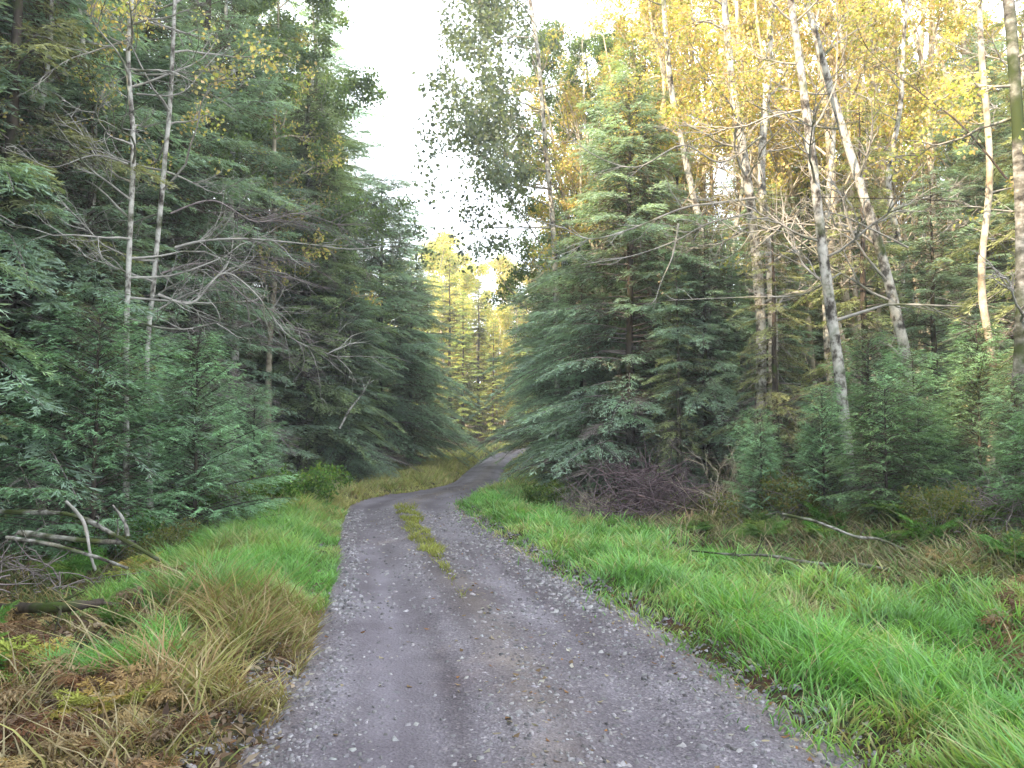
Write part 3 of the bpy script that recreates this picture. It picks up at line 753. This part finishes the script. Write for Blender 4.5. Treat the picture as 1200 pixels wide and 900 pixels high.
custom('alder_tree', [(40, 560), (44, 330), (44, 180), (58, 60), (62, -30)], 12.2, [.06, .055, .05, .045, .03],
       'pale alder trunk half hidden in dark boughs near the left edge', bz=(4, 8.6), nb=8, blen=(1, 2), ang=(-.1, .6), leaf=0)
custom('alder_tree', [(108, 560), (104, 330), (112, 170), (98, 60), (90, -30)], 13.0, [.055, .05, .05, .045, .03],
       'pale alder seen through boughs between the left edge and the bare-branched alder', bz=(4, 9.6), nb=8, blen=(1, 2), ang=(-.1, .6), leaf=0)
custom('alder_tree', [(655, 560), (650, 300), (640, 180), (630, 60), (618, -20)], 21.0, [.12, .10, .08, .07, .05],
       'leafy alder leaning over the sky gap with leaves coloured as a bluish sky-lit silhouette', bz=(6.6, 15.5), nb=26, blen=(2.4, 4.3), ang=(0, .5), azr=(PI * .55, PI * 1.45), leaf=2, lsize=.115,
       lcols=np.array([(.17, .22, .21), (.22, .28, .25), (.26, .32, .22)]), leafz=5, spread=.16, kids=(6, 9))  # dark blue of skylight and haze is put into these leaf colours
custom('dead_tree', [(420, 500), (400, 470)], 24, [.05, .045, .03],
       'short pale dead stem leaning right, low in front of the dark left spruces', extra_top=.9, bz=(.8, 1.6), nb=2, blen=(.3, .6), ang=(.2, .6), leaf=0, lvl=1) if False else None


# long bare boughs over the middle right and on the left
def bough(pix, Y0, Y1, r, twigs=10, tl=.5, grav=-.01, mat=None, name='dead_bough', label='', kidl=2):
    a = Acc(); n = len(pix); P = np.array([at(p[0], p[1], Y0 + (Y1 - Y0) * k / (n - 1)) for k, p in enumerate(pix)])
    P = catmull(P, 6); base = P[0].copy(); P = P - base
    tube(a, P, r * np.linspace(1, .2, len(P)), sides=6, wob=.05)
    dump = []
    for _ in range(twigs):
        i0 = random.randint(2, len(P) - 2); t = P[i0 + 1] - P[i0 - 1]; t /= np.linalg.norm(t); q = nrm(np.cross(t, rvec(1)[0]))
        branchy(a, dump, P[i0], nrm(t * .9 + q * .7), tl * random.uniform(.6, 1.5), r * .4, kidl - 1, wob=.2, grav=grav)
    o = a.build(name, mat or M_TWIG, smooth=True); o.location = base
    return tag(o, label, 'branch', 'bare boughs reaching out of the trees')


bough([(884, 232), (840, 238), (800, 244), (740, 268), (690, 280), (655, 262)], 15.3, 14.2, .028, 14, .8, label='long bare bough arching left from the pale double stem toward the gap')
bough([(880, 250), (830, 262), (792, 282), (740, 300), (680, 310)], 15.4, 14.6, .022, 14, .8, label='drooping bare bough below the long arching one')
bough([(892, 160), (845, 190), (800, 170), (745, 196), (690, 178), (650, 140)], 15.4, 15.0, .024, 14, .7, label='bare bough crossing in front of the sunlit poles')
bough([(795, 262), (788, 300), (775, 330), (768, 352)], 14.5, 14.3, .022, 5, .3, label='short pale broken limb hanging down below the bare boughs')
bough([(1120, 236), (1060, 233), (1000, 232), (930, 230), (880, 226)], 12.2, 12.4, .010, 4, .3, mat=M_BARK, label='thin dark straight twig running level across the leaning pair')
bough([(1180, 210), (1130, 150), (1080, 110), (1040, 80), (1000, 40)], 11, 12, .016, 9, .6, mat=M_BARK, label='dark twiggy branch slanting up left from the right edge trunk')
bough([(1064, 290), (1020, 268), (985, 252), (950, 246)], 13.2, 12.6, .018, 5, .4, label='pale branch from the right leaning alder toward the left one')
bough([(985, 320), (940, 345), (880, 348), (830, 350), (780, 352)], 12.8, 13.6, .016, 8, .5, label='level bare branch running left from the left leaning alder')
bough([(205, 290), (240, 282), (290, 280), (350, 285), (410, 292), (450, 288)], 11.6, 12.4, .022, 18, .8, label='level pale bare branch reaching right from the left alders')
bough([(185, 345), (225, 355), (262, 320), (300, 345), (340, 395), (400, 420)], 11.6, 12.8, .024, 24, 1.0, label='long grey bare bough sagging toward the track on the left')
bough([(190, 320), (240, 310), (290, 350), (330, 370), (370, 410)], 12.0, 13.2, .018, 26, 1.0, mat=M_DEAD, label='dark twiggy dead bough just above the sagging grey one')
bough([(200, 250), (250, 235), (300, 260), (350, 250), (400, 265)], 12.1, 13.2, .018, 26, 1.0, mat=M_DEAD, label='twiggy dead bough above the level pale branch on the left')
bough([(150, 192), (110, 182), (60, 196), (20, 176)], 11.4, 10.6, .016, 8, .5, label='white bare branch reaching left from the bare-branched alder')
bough([(155, 45), (110, 60), (80, 70), (50, 90)], 11.4, 10.8, .016, 8, .6, label='highest white bare branch, reaching left from the bare-branched alder')
bough([(160, 110), (210, 110), (240, 80), (262, 55)], 11.8, 12.6, .016, 8, .6, label='bare branch slanting up right between the two left alders')
bough([(398, 502), (410, 480), (424, 462), (436, 440)], 20, 20, .03, 3, .3, mat=M_ALDER, name='dead_sapling', label='short pale dead stem leaning right before the dark left spruces')

# fallen wood


def onground(px, py, lift=.0):
    a, b = at(px, py, 1.0), at(px, py, 2.0); d = b - a; t = 1.0
    while t < 60:
        p = a + d * t
        if p[2] <= gz(p[0], p[1]) + lift: return p
        t += .05
    return p


def pole(name, pts, r0, r1, label, mat=M_FALLEN, twigs=0, wob=.07):
    P = []
    for q in pts: P.append(at(*q) if q[2] > 1 else onground(*q))
    P = catmull(np.array(P), 6); base = P[0].copy(); P = P - base; a = Acc()
    tube(a, P, np.linspace(r0, r1, len(P)) * (1 + wob * 1.5 * rng.normal(size=len(P))), sides=9, wob=wob)
    dump = []
    for _ in range(twigs):
        i0 = random.randint(1, len(P) - 2); t = P[i0 + 1] - P[i0 - 1]; t /= np.linalg.norm(t); q = nrm(np.cross(t, rvec(1)[0]))
        q[2] = abs(q[2]); branchy(a, dump, P[i0], nrm(t * .5 + q), random.uniform(.2, .5), r1 * .6, 1)
    o = a.build(name, mat, smooth=True); o.location = base
    return tag(o, label, 'fallen branch', 'fallen wood beside the track')


FW = 9.4
pole('fallen_pole', [(-60, 598, 9.9), (20, 600, 9.8), (85, 604, 9.6), (140, 630, 9.3), (188, 657, 9.0)], .034, .022, 'topmost fallen white birch pole, sloping down right into the grass', twigs=3)
pole('fallen_pole', [(22, 624, 9.5), (70, 630, 9.4), (110, 634, 9.4), (158, 636, 9.3)], .034, .026, 'middle fallen birch pole lying level under the topmost one', twigs=1)
pole('fallen_pole', [(8, 630, 9.2), (60, 638, 9.1), (110, 652, 9.0), (150, 666, 8.9)], .024, .016, 'lowest and thinnest of the three fallen birch poles', twigs=1)
pole('fallen_pole', [(150, 628, 9.2), (145, 610, 9.2), (132, 592, 9.2)], .026, .012, 'short broken white stub sticking up between the fallen poles')
pole('fallen_pole', [(78, 588, 9.5), (98, 612, 9.3), (106, 650, 9.1), (112, 668, 9.0)], .022, .014, 'thin upright stick crossing the fallen birch poles', mat=M_TWIG)
pole('fallen_log', [(-80, 712, .2), (0, 713, .2), (60, 712, .2), (120, 706, .12)], .05, .035, 'dark rotten log lying in the dead bracken at the left edge', mat=M_BARK, twigs=4, wob=.12)
pole('fallen_pole', [(808, 645, .12), (860, 650, .17), (900, 651, .2), (960, 661, .18), (1000, 661, .18), (1040, 668, .12)], .011, .022, 'long mossy branch lying in the grass in front of the right-hand trees', mat=M_MOSSY, twigs=2)
pole('fallen_pole', [(918, 603, .4), (955, 611, .36), (1000, 628, .25), (1030, 632, .2), (1062, 645, .12)], .021, .012, 'pale grey branch lying on the slope above the long mossy one', mat=M_FALLEN, twigs=2)
pole('fallen_twig', [(150, 895, 4.0), (180, 872, 4.1), (225, 867, 4.3), (262, 852, 4.5)], .006, .003, 'thin straw coloured twig arching over the left foreground litter', mat=M_TWIG)


def heap(name, cx, cy, rx, ry, h, n, L, r, mat, label, cat):
    a = Acc(); z0 = gz(cx, cy)
    for _ in range(n):
        q = rng.normal(size=2) * .5; x, y = cx + q[0] * rx, cy + q[1] * ry
        z = z0 + h * max(0, 1 - (q[0] ** 2 + q[1] ** 2)) * random.random()
        az = random.uniform(0, 2 * PI); el = random.gauss(.25, .35)
        P = wander((x - cx, y - cy, z - z0), (math.cos(az) * math.cos(el), math.sin(az) * math.cos(el), math.sin(el)), random.uniform(.5, 1) * L, 5, .22, -.05)
        tube(a, P, r * random.uniform(.5, 1.3) * np.linspace(1, .3, 6), sides=4)
    o = a.build(name, mat, smooth=True); o.location = (cx, cy, z0)
    return tag(o, label, cat)


M_PURP = bark_mat('purple_twigs', [(.35, (.10, .07, .08)), (.65, (.27, .20, .22))], mossamt=-.3, sc=5, stretch=1)
heap('brush_pile', 2.6, 15.0, 1.5, .9, .9, 520, 1.3, .011, M_PURP, 'heap of purplish dead brushwood under the big dark spruce', 'brushwood')
heap('brush_pile', 5.4, 12.4, 1.3, .5, .5, 170, .9, .009, M_DEAD, 'low heap of brown dead twigs behind the pale fallen branch', 'brushwood')
heap('brush_pile', 6.0, 9.9, .7, .5, .5, 170, .8, .008, M_DEAD, 'tangle of brown dead twigs below the right edge trunk', 'brushwood')
heap('brush_pile', -6.0, 8.9, 1.1, .7, .35, 150, .8, .009, M_DEAD, 'tangle of dead twigs beneath the fallen birch poles', 'brushwood')


# shrubs with bare stems
def bare_shrub(n, H, spread, r, lvl=2, leaf=0, cols=None, ls=.05, mat=None):
    a = Acc(); pts = []
    for _ in range(n):
        az = random.uniform(0, 2 * PI); el = random.uniform(.9, 1.45)
        branchy(a, pts, (random.gauss(0, spread), random.gauss(0, spread), -.05), (math.cos(az) * math.cos(el), math.sin(az) * math.cos(el), math.sin(el)), H * random.uniform(.6, 1.1), r, lvl, wob=.12, grav=0)
    parts = [('stems', a.mesh('stems', mat or M_TWIG, True))]
    if leaf:
        lf = Acc(); leaves_at(lf, pts, leaf, ls, cols, .07); parts.append(('leaves', lf.mesh('leaves', M_LEAF)))
    return parts


SH_B = bare_shrub(14, 1.3, .22, .009, mat=M_POLE)
SH_G = bare_shrub(12, .9, .2, .007, leaf=2, cols=np.array([(.12, .26, .06), (.18, .34, .08), (.26, .36, .10)]), ls=.055)
SH_O = bare_shrub(12, 1.0, .3, .006, leaf=1, cols=np.array([(.20, .24, .07), (.28, .26, .09), (.14, .20, .06)]), ls=.05)
for pr, (x, y, sc, l) in [(SH_B, (3.55, 13.9, 1.0, 'bare tan-stemmed shrub just right of the brushwood heap')), (SH_B, (1.3, 14.6, .55, 'small bare shrub at the left end of the brushwood heap')),
                          (SH_O, (4.3, 12.4, .9, 'olive leaved shrub behind the long mossy fallen branch')), (SH_O, (6.2, 8.6, .8, 'olive leaved shrub at the right edge below the mossy trunk')),
                          (SH_G, (-3.95, 15.6, .95, 'light green leafy shrub at the back of the left verge')), (SH_G, (-4.9, 13.6, 1.0, 'leafy green shrub under the pale young spruce')),
                          (SH_G, (-5.7, 11.4, .8, 'leafy green shrub right of the fallen birch poles')), (SH_O, (-4.6, 10.7, .6, 'yellowing low shrub where the left grass meets the trees')),
                          (SH_G, (.75, 17.0, .7, 'green leafy shrub at the left foot of the big dark spruce')), (SH_B, (-5.4, 14.6, .7, 'brown bare shrub behind the left verge grass')),
                          (SH_O, (5.2, 9.9, .6, 'low olive shrub touching the right end of the mossy fallen branch'))]:
    inst(pr, 'shrub', (x, y, gz(x, y)), l, 'shrub', 'shrubs along the verges', random.uniform(0, 6), sc)

# stub post at the end of the brushwood
a = Acc(); tube(a, [(0, 0, -.1), (0, 0, .15), (.01, .02, .32), (.012, .02, .325)], [.055, .05, .045, .002], sides=9, wob=.08)
o = a.build('tree_stump', M_BARK, smooth=True); o.location = (1.38, 13.9, gz(1.38, 13.9)); tag(o, 'small dark stump at the edge of the right-hand grass', 'stump')


# ferns
def fern(nf, L, cols, mat, arch=.55, curl=.9, dead=False):
    a = Acc()
    for k in range(nf):
        az = 2 * PI * k / nf + random.gauss(0, .3); el = random.uniform(.6, 1.2) if not dead else random.uniform(.35, 1.15)
        Lk = L * random.uniform(.7, 1.1); n = 22; t = np.linspace(0, 1, n)
        hx = np.cos(az), np.sin(az)
        r_ = Lk * t * math.cos(el) * (1 + .15 * t); z = Lk * (t * math.sin(el) - arch * random.uniform(.5, 1.2) * t * t)
        side_c = random.gauss(0, .2)
        P = np.stack([hx[0] * r_ - hx[1] * side_c * Lk * t * t, hx[1] * r_ + hx[0] * side_c * Lk * t * t, z], 1)
        c0 = np.array(cols[random.randrange(len(cols))])
        tube(a, P, .0035 * (1 - t * .7), c0 * .8, sides=3)
        T = nrm(np.gradient(P, axis=0)); sd = nrm(np.cross(T, [0, 0, 1.0]))
        for sg in (-1, 1):
            pl = Lk * .24 * np.sin(PI * np.clip(t * .92 + .06, 0, 1)) ** .8
            d = nrm(sd * sg + T * .35 + np.array([0, 0, -.25 if not dead else -.6]) + (.35 if dead else .1) * rng.normal(size=(n, 3)))
            m = 5
            bb = np.repeat(P[2:], m, 0); ddd = np.repeat(d[2:], m, 0); ll = np.repeat(pl[2:], m); f = np.tile(np.linspace(.1, .85, m), n - 2)
            base = bb + ddd * (ll * f)[:, None]
            dd = nrm(ddd + .7 * np.repeat(T[2:], m, 0) * np.tile([1, -1, 1, -1, 1], n - 2)[:, None] + .2 * rng.normal(size=base.shape))
            s_ = nrm(np.cross(dd, [0, 0, 1.0]) + .3 * rng.normal(size=base.shape))
            cc = c0 * (.7 + .6 * rng.random((len(base), 1)))
            diamonds(a, base, dd, s_, ll * .42 + .008, ll * .10 + .004, cc)
            diamonds(a, P[2:], d[2:], nrm(np.cross(d[2:], [0, 0, 1.0])), pl[2:], pl[2:] * .08 + .003, c0 * np.ones((n - 2, 1)))
    return a.mesh('fern', mat)


RUST = [(.24, .13, .07), (.32, .18, .09), (.19, .11, .07), (.38, .28, .16), (.28, .20, .14)]
F_DEAD = [fern(15, .62, RUST, M_DRY, .75, dead=True) for _ in range(3)]
F_TAN = [fern(14, .6, [(.46, .34, .17), (.38, .26, .13), (.42, .33, .20)], M_DRY, .7, dead=True) for _ in range(2)]
F_YEL = [fern(13, .65, [(.45, .38, .09), (.34, .36, .08), (.5, .36, .12)], M_DRY, .6)]
F_GRN = [fern(13, .7, [(.12, .26, .05), (.18, .32, .06), (.24, .34, .07)], M_GRASS, .6) for _ in range(2)]


def ferns(protos, spots, fmt, group, name='fern', right=False):
    spots = sorted(spots, key=lambda s: proj_x(s), reverse=right)
    for k, (x, y, sc) in enumerate(spots):
        o = bpy.data.objects.new(name, protos[k % len(protos)]); COL.objects.link(o)
        o.location = (x, y, gz(x, y) + .02); o.rotation_euler = (random.gauss(0, .1), random.gauss(0, .1), random.uniform(0, 6.28)); o.scale = (sc, sc, sc * random.uniform(.8, 1.1))
        tag(o, fmt.format(ORD[k]), 'fern', group)


ferns(F_DEAD, [(-2.0, 3.5, .75), (-2.45, 3.9, .9), (-1.75, 4.05, .6), (-3.1, 4.6, .9), (-2.4, 4.75, .75), (-3.4, 5.5, .9), (-2.95, 5.0, .7), (-4.0, 6.4, .9), (-2.75, 4.3, .8), (-2.1, 3.95, .6), (-3.7, 6.0, .9), (-4.6, 7.0, 1.0), (-1.55, 3.55, .5)],
      'rust brown dead bracken in the left foreground, {} from the left', 'dead bracken in the left foreground', 'bracken')
ferns(F_TAN, [(-1.65, 3.3, .7), (-2.2, 3.2, .8), (-2.0, 4.4, .7), (-4.3, 6.0, 1.0), (-4.7, 7.4, 1.0), (-5.2, 8.0, 1.0)],
      'tan withered bracken on the left, {} from the left', 'tan bracken on the left', 'bracken')
ferns(F_DEAD, [(-3.1, 8.0, 1.0), (-2.85, 7.55, .9), (-3.35, 7.6, .8)], 'orange brown bracken clump amid the left verge grass, {} from the left', 'orange bracken clump on the left verge', 'bracken')
ferns(F_YEL, [(-2.15, 4.3, .6), (-3.2, 5.3, .7), (-4.4, 9.6, .8)], 'yellow fern in the left verge, {} from the left', 'yellow ferns on the left')
ferns(F_GRN, [(-3.3, 4.9, .75), (-3.75, 5.6, .9), (-4.2, 5.3, .8), (-5.3, 9.9, .9), (-3.0, 6.2, .5)], 'green fern on the left, {} from the left', 'green ferns on the left')
ferns(F_DEAD, [(3.75, 6.0, .85), (4.1, 6.4, .9), (3.5, 5.7, .6), (4.4, 6.9, .9), (3.4, 5.3, .5)], 'rusty dead bracken in the grass near the right edge, {} from the right', 'rusty bracken near the right edge', 'bracken', True)
ferns(F_GRN, [(3.5, 11.2, .8), (4.1, 10.6, .75), (4.9, 9.6, .8), (2.9, 12.6, .7), (5.4, 8.7, .8), (4.4, 11.4, .8), (5.0, 10.5, .8), (5.7, 9.9, .85), (3.7, 12.2, .7), (4.5, 9.7, .6)], 'green fern behind the right-hand grass, {} from the right', 'green ferns on the right', 'fern', True)
ferns(F_TAN, [(4.6, 8.6, .6), (5.3, 8.9, .6), (5.9, 9.3, .6), (4.9, 7.6, .6)], 'tan fern below the right-hand trunks, {} from the right', 'tan ferns on the right', 'fern', True)

# --- sunlit poles of the right wood
sp = []
for x0, y0 in [(3.2, 22), (4.4, 24.5), (5.6, 21.5), (6.6, 24), (5.2, 28), (7.6, 21), (8.2, 26), (9.4, 23), (9.2, 18.6), (10.6, 20.5), (11.6, 25), (10.4, 29), (7.0, 30), (12.5, 19.5), (8.2, 17.0), (6.6, 18.4), (13.8, 23.5), (4.2, 32)]:
    sp.append((x0 + random.uniform(-.4, .4), y0 + random.uniform(-.5, .5), random.uniform(.9, 1.12)))
place_many(A_SUN, 'alder_tree', sp, 'sunlit bare-stemmed alder in the right-hand wood, {} of its stand from the left', 'tree', 'sunlit alders in the right-hand wood', turn=.8)
place_many(A_POLE, 'alder_tree', [(4.0, 18.6, 1), (4.9, 21, 1.05), (5.3, 19.4, .95), (6.1, 22.4, 1), (6.6, 20.2, 1.05), (7.3, 18.4, .95), (7.9, 22.8, 1.1), (8.4, 19.6, 1), (9.7, 19.8, 1.05), (10.4, 18.0, .95), (10.2, 22.0, 1.1), (11.4, 20.8, 1), (11.9, 18.6, 1), (3.6, 21.5, .9), (5.8, 25.5, 1.1), (9.0, 17.2, .95), (4.5, 19.8, 1), (5.9, 20.9, .95), (6.3, 18.9, 1), (7.0, 21.4, 1.05), (7.5, 19.9, .9), (8.1, 21.2, 1), (8.8, 18.5, .95), (9.3, 21.3, 1.05), (5.0, 23.2, 1), (6.0, 24.0, 1.05), (3.2, 20.2, .85), (10.9, 19.0, 1), (8.0, 18.1, .9), (4.2, 23.0, .95)],
           'thin pale pole-like alder in the sunlit wood, {} of its kind from the left', 'tree', 'thin pale poles in the right-hand wood', turn=.9)
place_many(A_SUN, 'alder_tree', [(-6.3, 21.0, .95), (-7.3, 24.4, 1.0), (-7.9, 19.4, .98), (-5.9, 24.4, .85)], 'alder in sunlit gold colour rising among the left-hand spruces, {} from the left', 'tree', 'alders in sunlit gold colour among the left-hand spruces')  # added gold crowns imitate sun on the left treetops
place_many([A_GREEN], 'alder_tree', [(2.6, 27, 1.0), (-6.9, 20.0, .95), (-6.1, 23.4, 1.0), (1.9, 25.5, .95)], 'green leafed alder showing between the spruces, {} from the left', 'tree', 'green leafed alders')
place_many(A_BARE, 'alder_tree', [(-9.0, 10.5, .95), (4.9, 17.8, .8), (7.4, 15.6, .9), (9.6, 15.0, .95), (6.2, 16.2, .8)], 'leafless grey alder between the front trees, {} from the left', 'tree', 'leafless alders')
place_many([C_BIG, C_BIG2, C_MID], 'spruce_tree', [(7.2, 19.5, .55), (9.0, 21, .6), (11.0, 17.5, .6), (6.0, 26, .8), (12.5, 22, .75), (9.2, 30, .9), (14.5, 27, .9), (4.0, 30, .9), (13.4, 15.5, .8), (16, 20, .9), (6.8, 35, 1.0), (11.5, 36, 1.0)],
           'shaded spruce deep in the right-hand wood, {} from the left', 'tree', 'spruces deep in the right-hand wood')
place_many([C_BIG, C_BIG2], 'spruce_tree', [(-11.5, 11, 1.05), (-10.8, 15, 1.05), (-13.5, 16, 1.1), (-10.4, 19, 1.0), (-9.8, 23.5, 1.0), (-12.8, 21.5, 1.1), (-8.6, 29, .95), (-11.2, 28, 1.1), (-6.6, 33, .82), (-9.0, 36, 1.0), (-5.6, 40, .7), (-14.5, 12.5, 1.1)],
           'dark spruce in the second row of the left-hand wood, {} from the left', 'tree', 'second row of the left-hand wood')
# off-frame neighbours that shade the track
for x, y, s_ in [(-8.4, 4.5, 1.05), (-7.8, .5, 1.05), (-8.6, -4, 1.1), (-9.5, -9, 1.1), (-11.5, -1.5, 1.1), (-11.8, 3.5, 1.1), (-12, 8, 1.1), (-7.5, -14, 1.1), (-12.5, -8, 1.1), (-5.5, -19, 1.1), (-10, -20, 1.1)]:
    tree(C_BIG, x, y, s_, 'tall spruce beside the track behind the photographer, outside the picture', 'spruces behind the photographer')
# far sunlit trees closing the gap
place_many([A_FAR], 'alder_tree', [(-7.4, 56, .8), (-5.0, 60, .92), (-2.6, 63, .88), (-6.2, 66, 1.05), (-3.9, 70, 1.0), (.4, 66, .85), (-1.2, 58, .6), (2.6, 60, .8), (-.6, 74, 1.0)], 'sunlit yellow green tree closing the gap at the bend, {} from the left', 'tree', 'sunlit trees beyond the bend')
place_many([C_FAR], 'spruce_tree', [(-5.0, 47, .55), (-1.3, 54, .5), (-3.3, 54, .62), (.8, 57, .6), (-6.4, 53, .75), (-2.4, 57.5, .7), (-4.4, 57, .8)], 'small distant spruce beyond the bend, {} from the left', 'tree', 'distant spruces beyond the bend')

# distant woods as one mass
a = Acc(); tw = Acc()
for k in range(240):
    side = random.choice((-1, 1)); y = random.uniform(14, 100)
    x = side * random.uniform(13 if y < 45 else 9, 45) if y < 75 else random.uniform(-45, 45)
    if y < 42 and abs(x) < 16: continue
    h = random.uniform(11, 17) * (.6 if x < 0 and y > 38 else 1); z = gz(x, y); n = 1700
    t = rng.random(n) ** 1.1; r_ = 2.6 * (1 - t) ** .8 * np.sqrt(rng.random(n)) + .1; an = rng.random(n) * 2 * PI
    P = np.stack([x + r_ * np.cos(an), y + r_ * np.sin(an), z + .5 + t * h], 1)
    d = nrm(np.stack([np.cos(an), np.sin(an), -.4 + .5 * rng.normal(size=n)], 1) + .3 * rng.normal(size=(n, 3)))
    cc = np.array([(.10, .17, .07), (.15, .21, .07), (.26, .28, .08)][random.randrange(3)])
    diamonds(a, P, d, nrm(np.cross(d, rvec(n))), .35 + .4 * rng.random(n), .16 + .14 * rng.random(n), cc * (.6 + .8 * rng.random((n, 1))))
    tube(tw, [(x, y, z - .2), (x, y, z + h * .5), (x, y, z + h)], [.16, .1, .02], sides=5)
a.add(np.concatenate(tw.V), np.concatenate(tw.Q), (.1, .08, .06))
tag(a.build('distant_woods', M_NEEDLE), 'distant mass of mixed woods behind both walls of trees', 'woods', kind='stuff')

# ------------------------------------------------------------------ light
SUN_EL, TRAVEL = math.radians(34), math.radians(48)     # light travels forward and to the right
dv = Vector((math.sin(TRAVEL) * math.cos(SUN_EL), math.cos(TRAVEL) * math.cos(SUN_EL), -math.sin(SUN_EL)))
sl = bpy.data.lights.new('sun', 'SUN'); sl.energy = 12.0; sl.angle = math.radians(.5); sl.color = (1, .80, .54)
so = bpy.data.objects.new('sun', sl); COL.objects.link(so); so.rotation_euler = dv.to_track_quat('-Z', 'Y').to_euler()
w = bpy.data.worlds.new('World'); S.world = w; w.use_nodes = True
nt = w.node_tree; nt.nodes.clear(); N = lambda t, **k: _n(nt, t, k)
sky = N('ShaderNodeTexSky', sky_type='NISHITA', sun_disc=False, sun_elevation=SUN_EL, sun_rotation=TRAVEL + PI, air_density=1.0, dust_density=2.0, ozone_density=1.0)
tc = N('ShaderNodeTexCoord'); nz = N('ShaderNodeTexNoise', i_Scale=1.6, i_Detail=5.0); nt.links.new(tc.outputs['Generated'], nz.inputs['Vector'])
rr = ramp(N, [(.32, (.55, .55, .55)), (.6, (1, 1, 1))]); nt.links.new(nz.outputs['Fac'], rr.inputs[0])
c = mixc(nt, N, rr.outputs[0], sky.outputs[0], (20.2, 21.8, 23.6))
bg = N('ShaderNodeBackground'); bg.inputs[1].default_value = .15; nt.links.new(c, bg.inputs[0])
ow = N('ShaderNodeOutputWorld'); nt.links.new(bg.outputs[0], ow.inputs[0])

# thin mist hanging between the trees
if HAZE:
    m, nt, N = new_mat('mist'); v_ = N('ShaderNodeVolumeScatter'); v_.inputs['Density'].default_value = HAZE; v_.inputs['Color'].default_value = (.93, .97, 1, 1); v_.inputs['Anisotropy'].default_value = .3
    o_ = N('ShaderNodeOutputMaterial'); nt.links.new(v_.outputs[0], o_.inputs['Volume'])
    a = Acc(); x0, x1, y0, y1, z0, z1 = -45, 45, -22, 100, -3, 22
    a.add([(x0, y0, z0), (x1, y0, z0), (x1, y1, z0), (x0, y1, z0), (x0, y0, z1), (x1, y0, z1), (x1, y1, z1), (x0, y1, z1)], [(0, 3, 2, 1), (4, 5, 6, 7), (0, 1, 5, 4), (1, 2, 6, 5), (2, 3, 7, 6), (3, 0, 4, 7)])
    tag(a.build('haze', m), kind='structure')
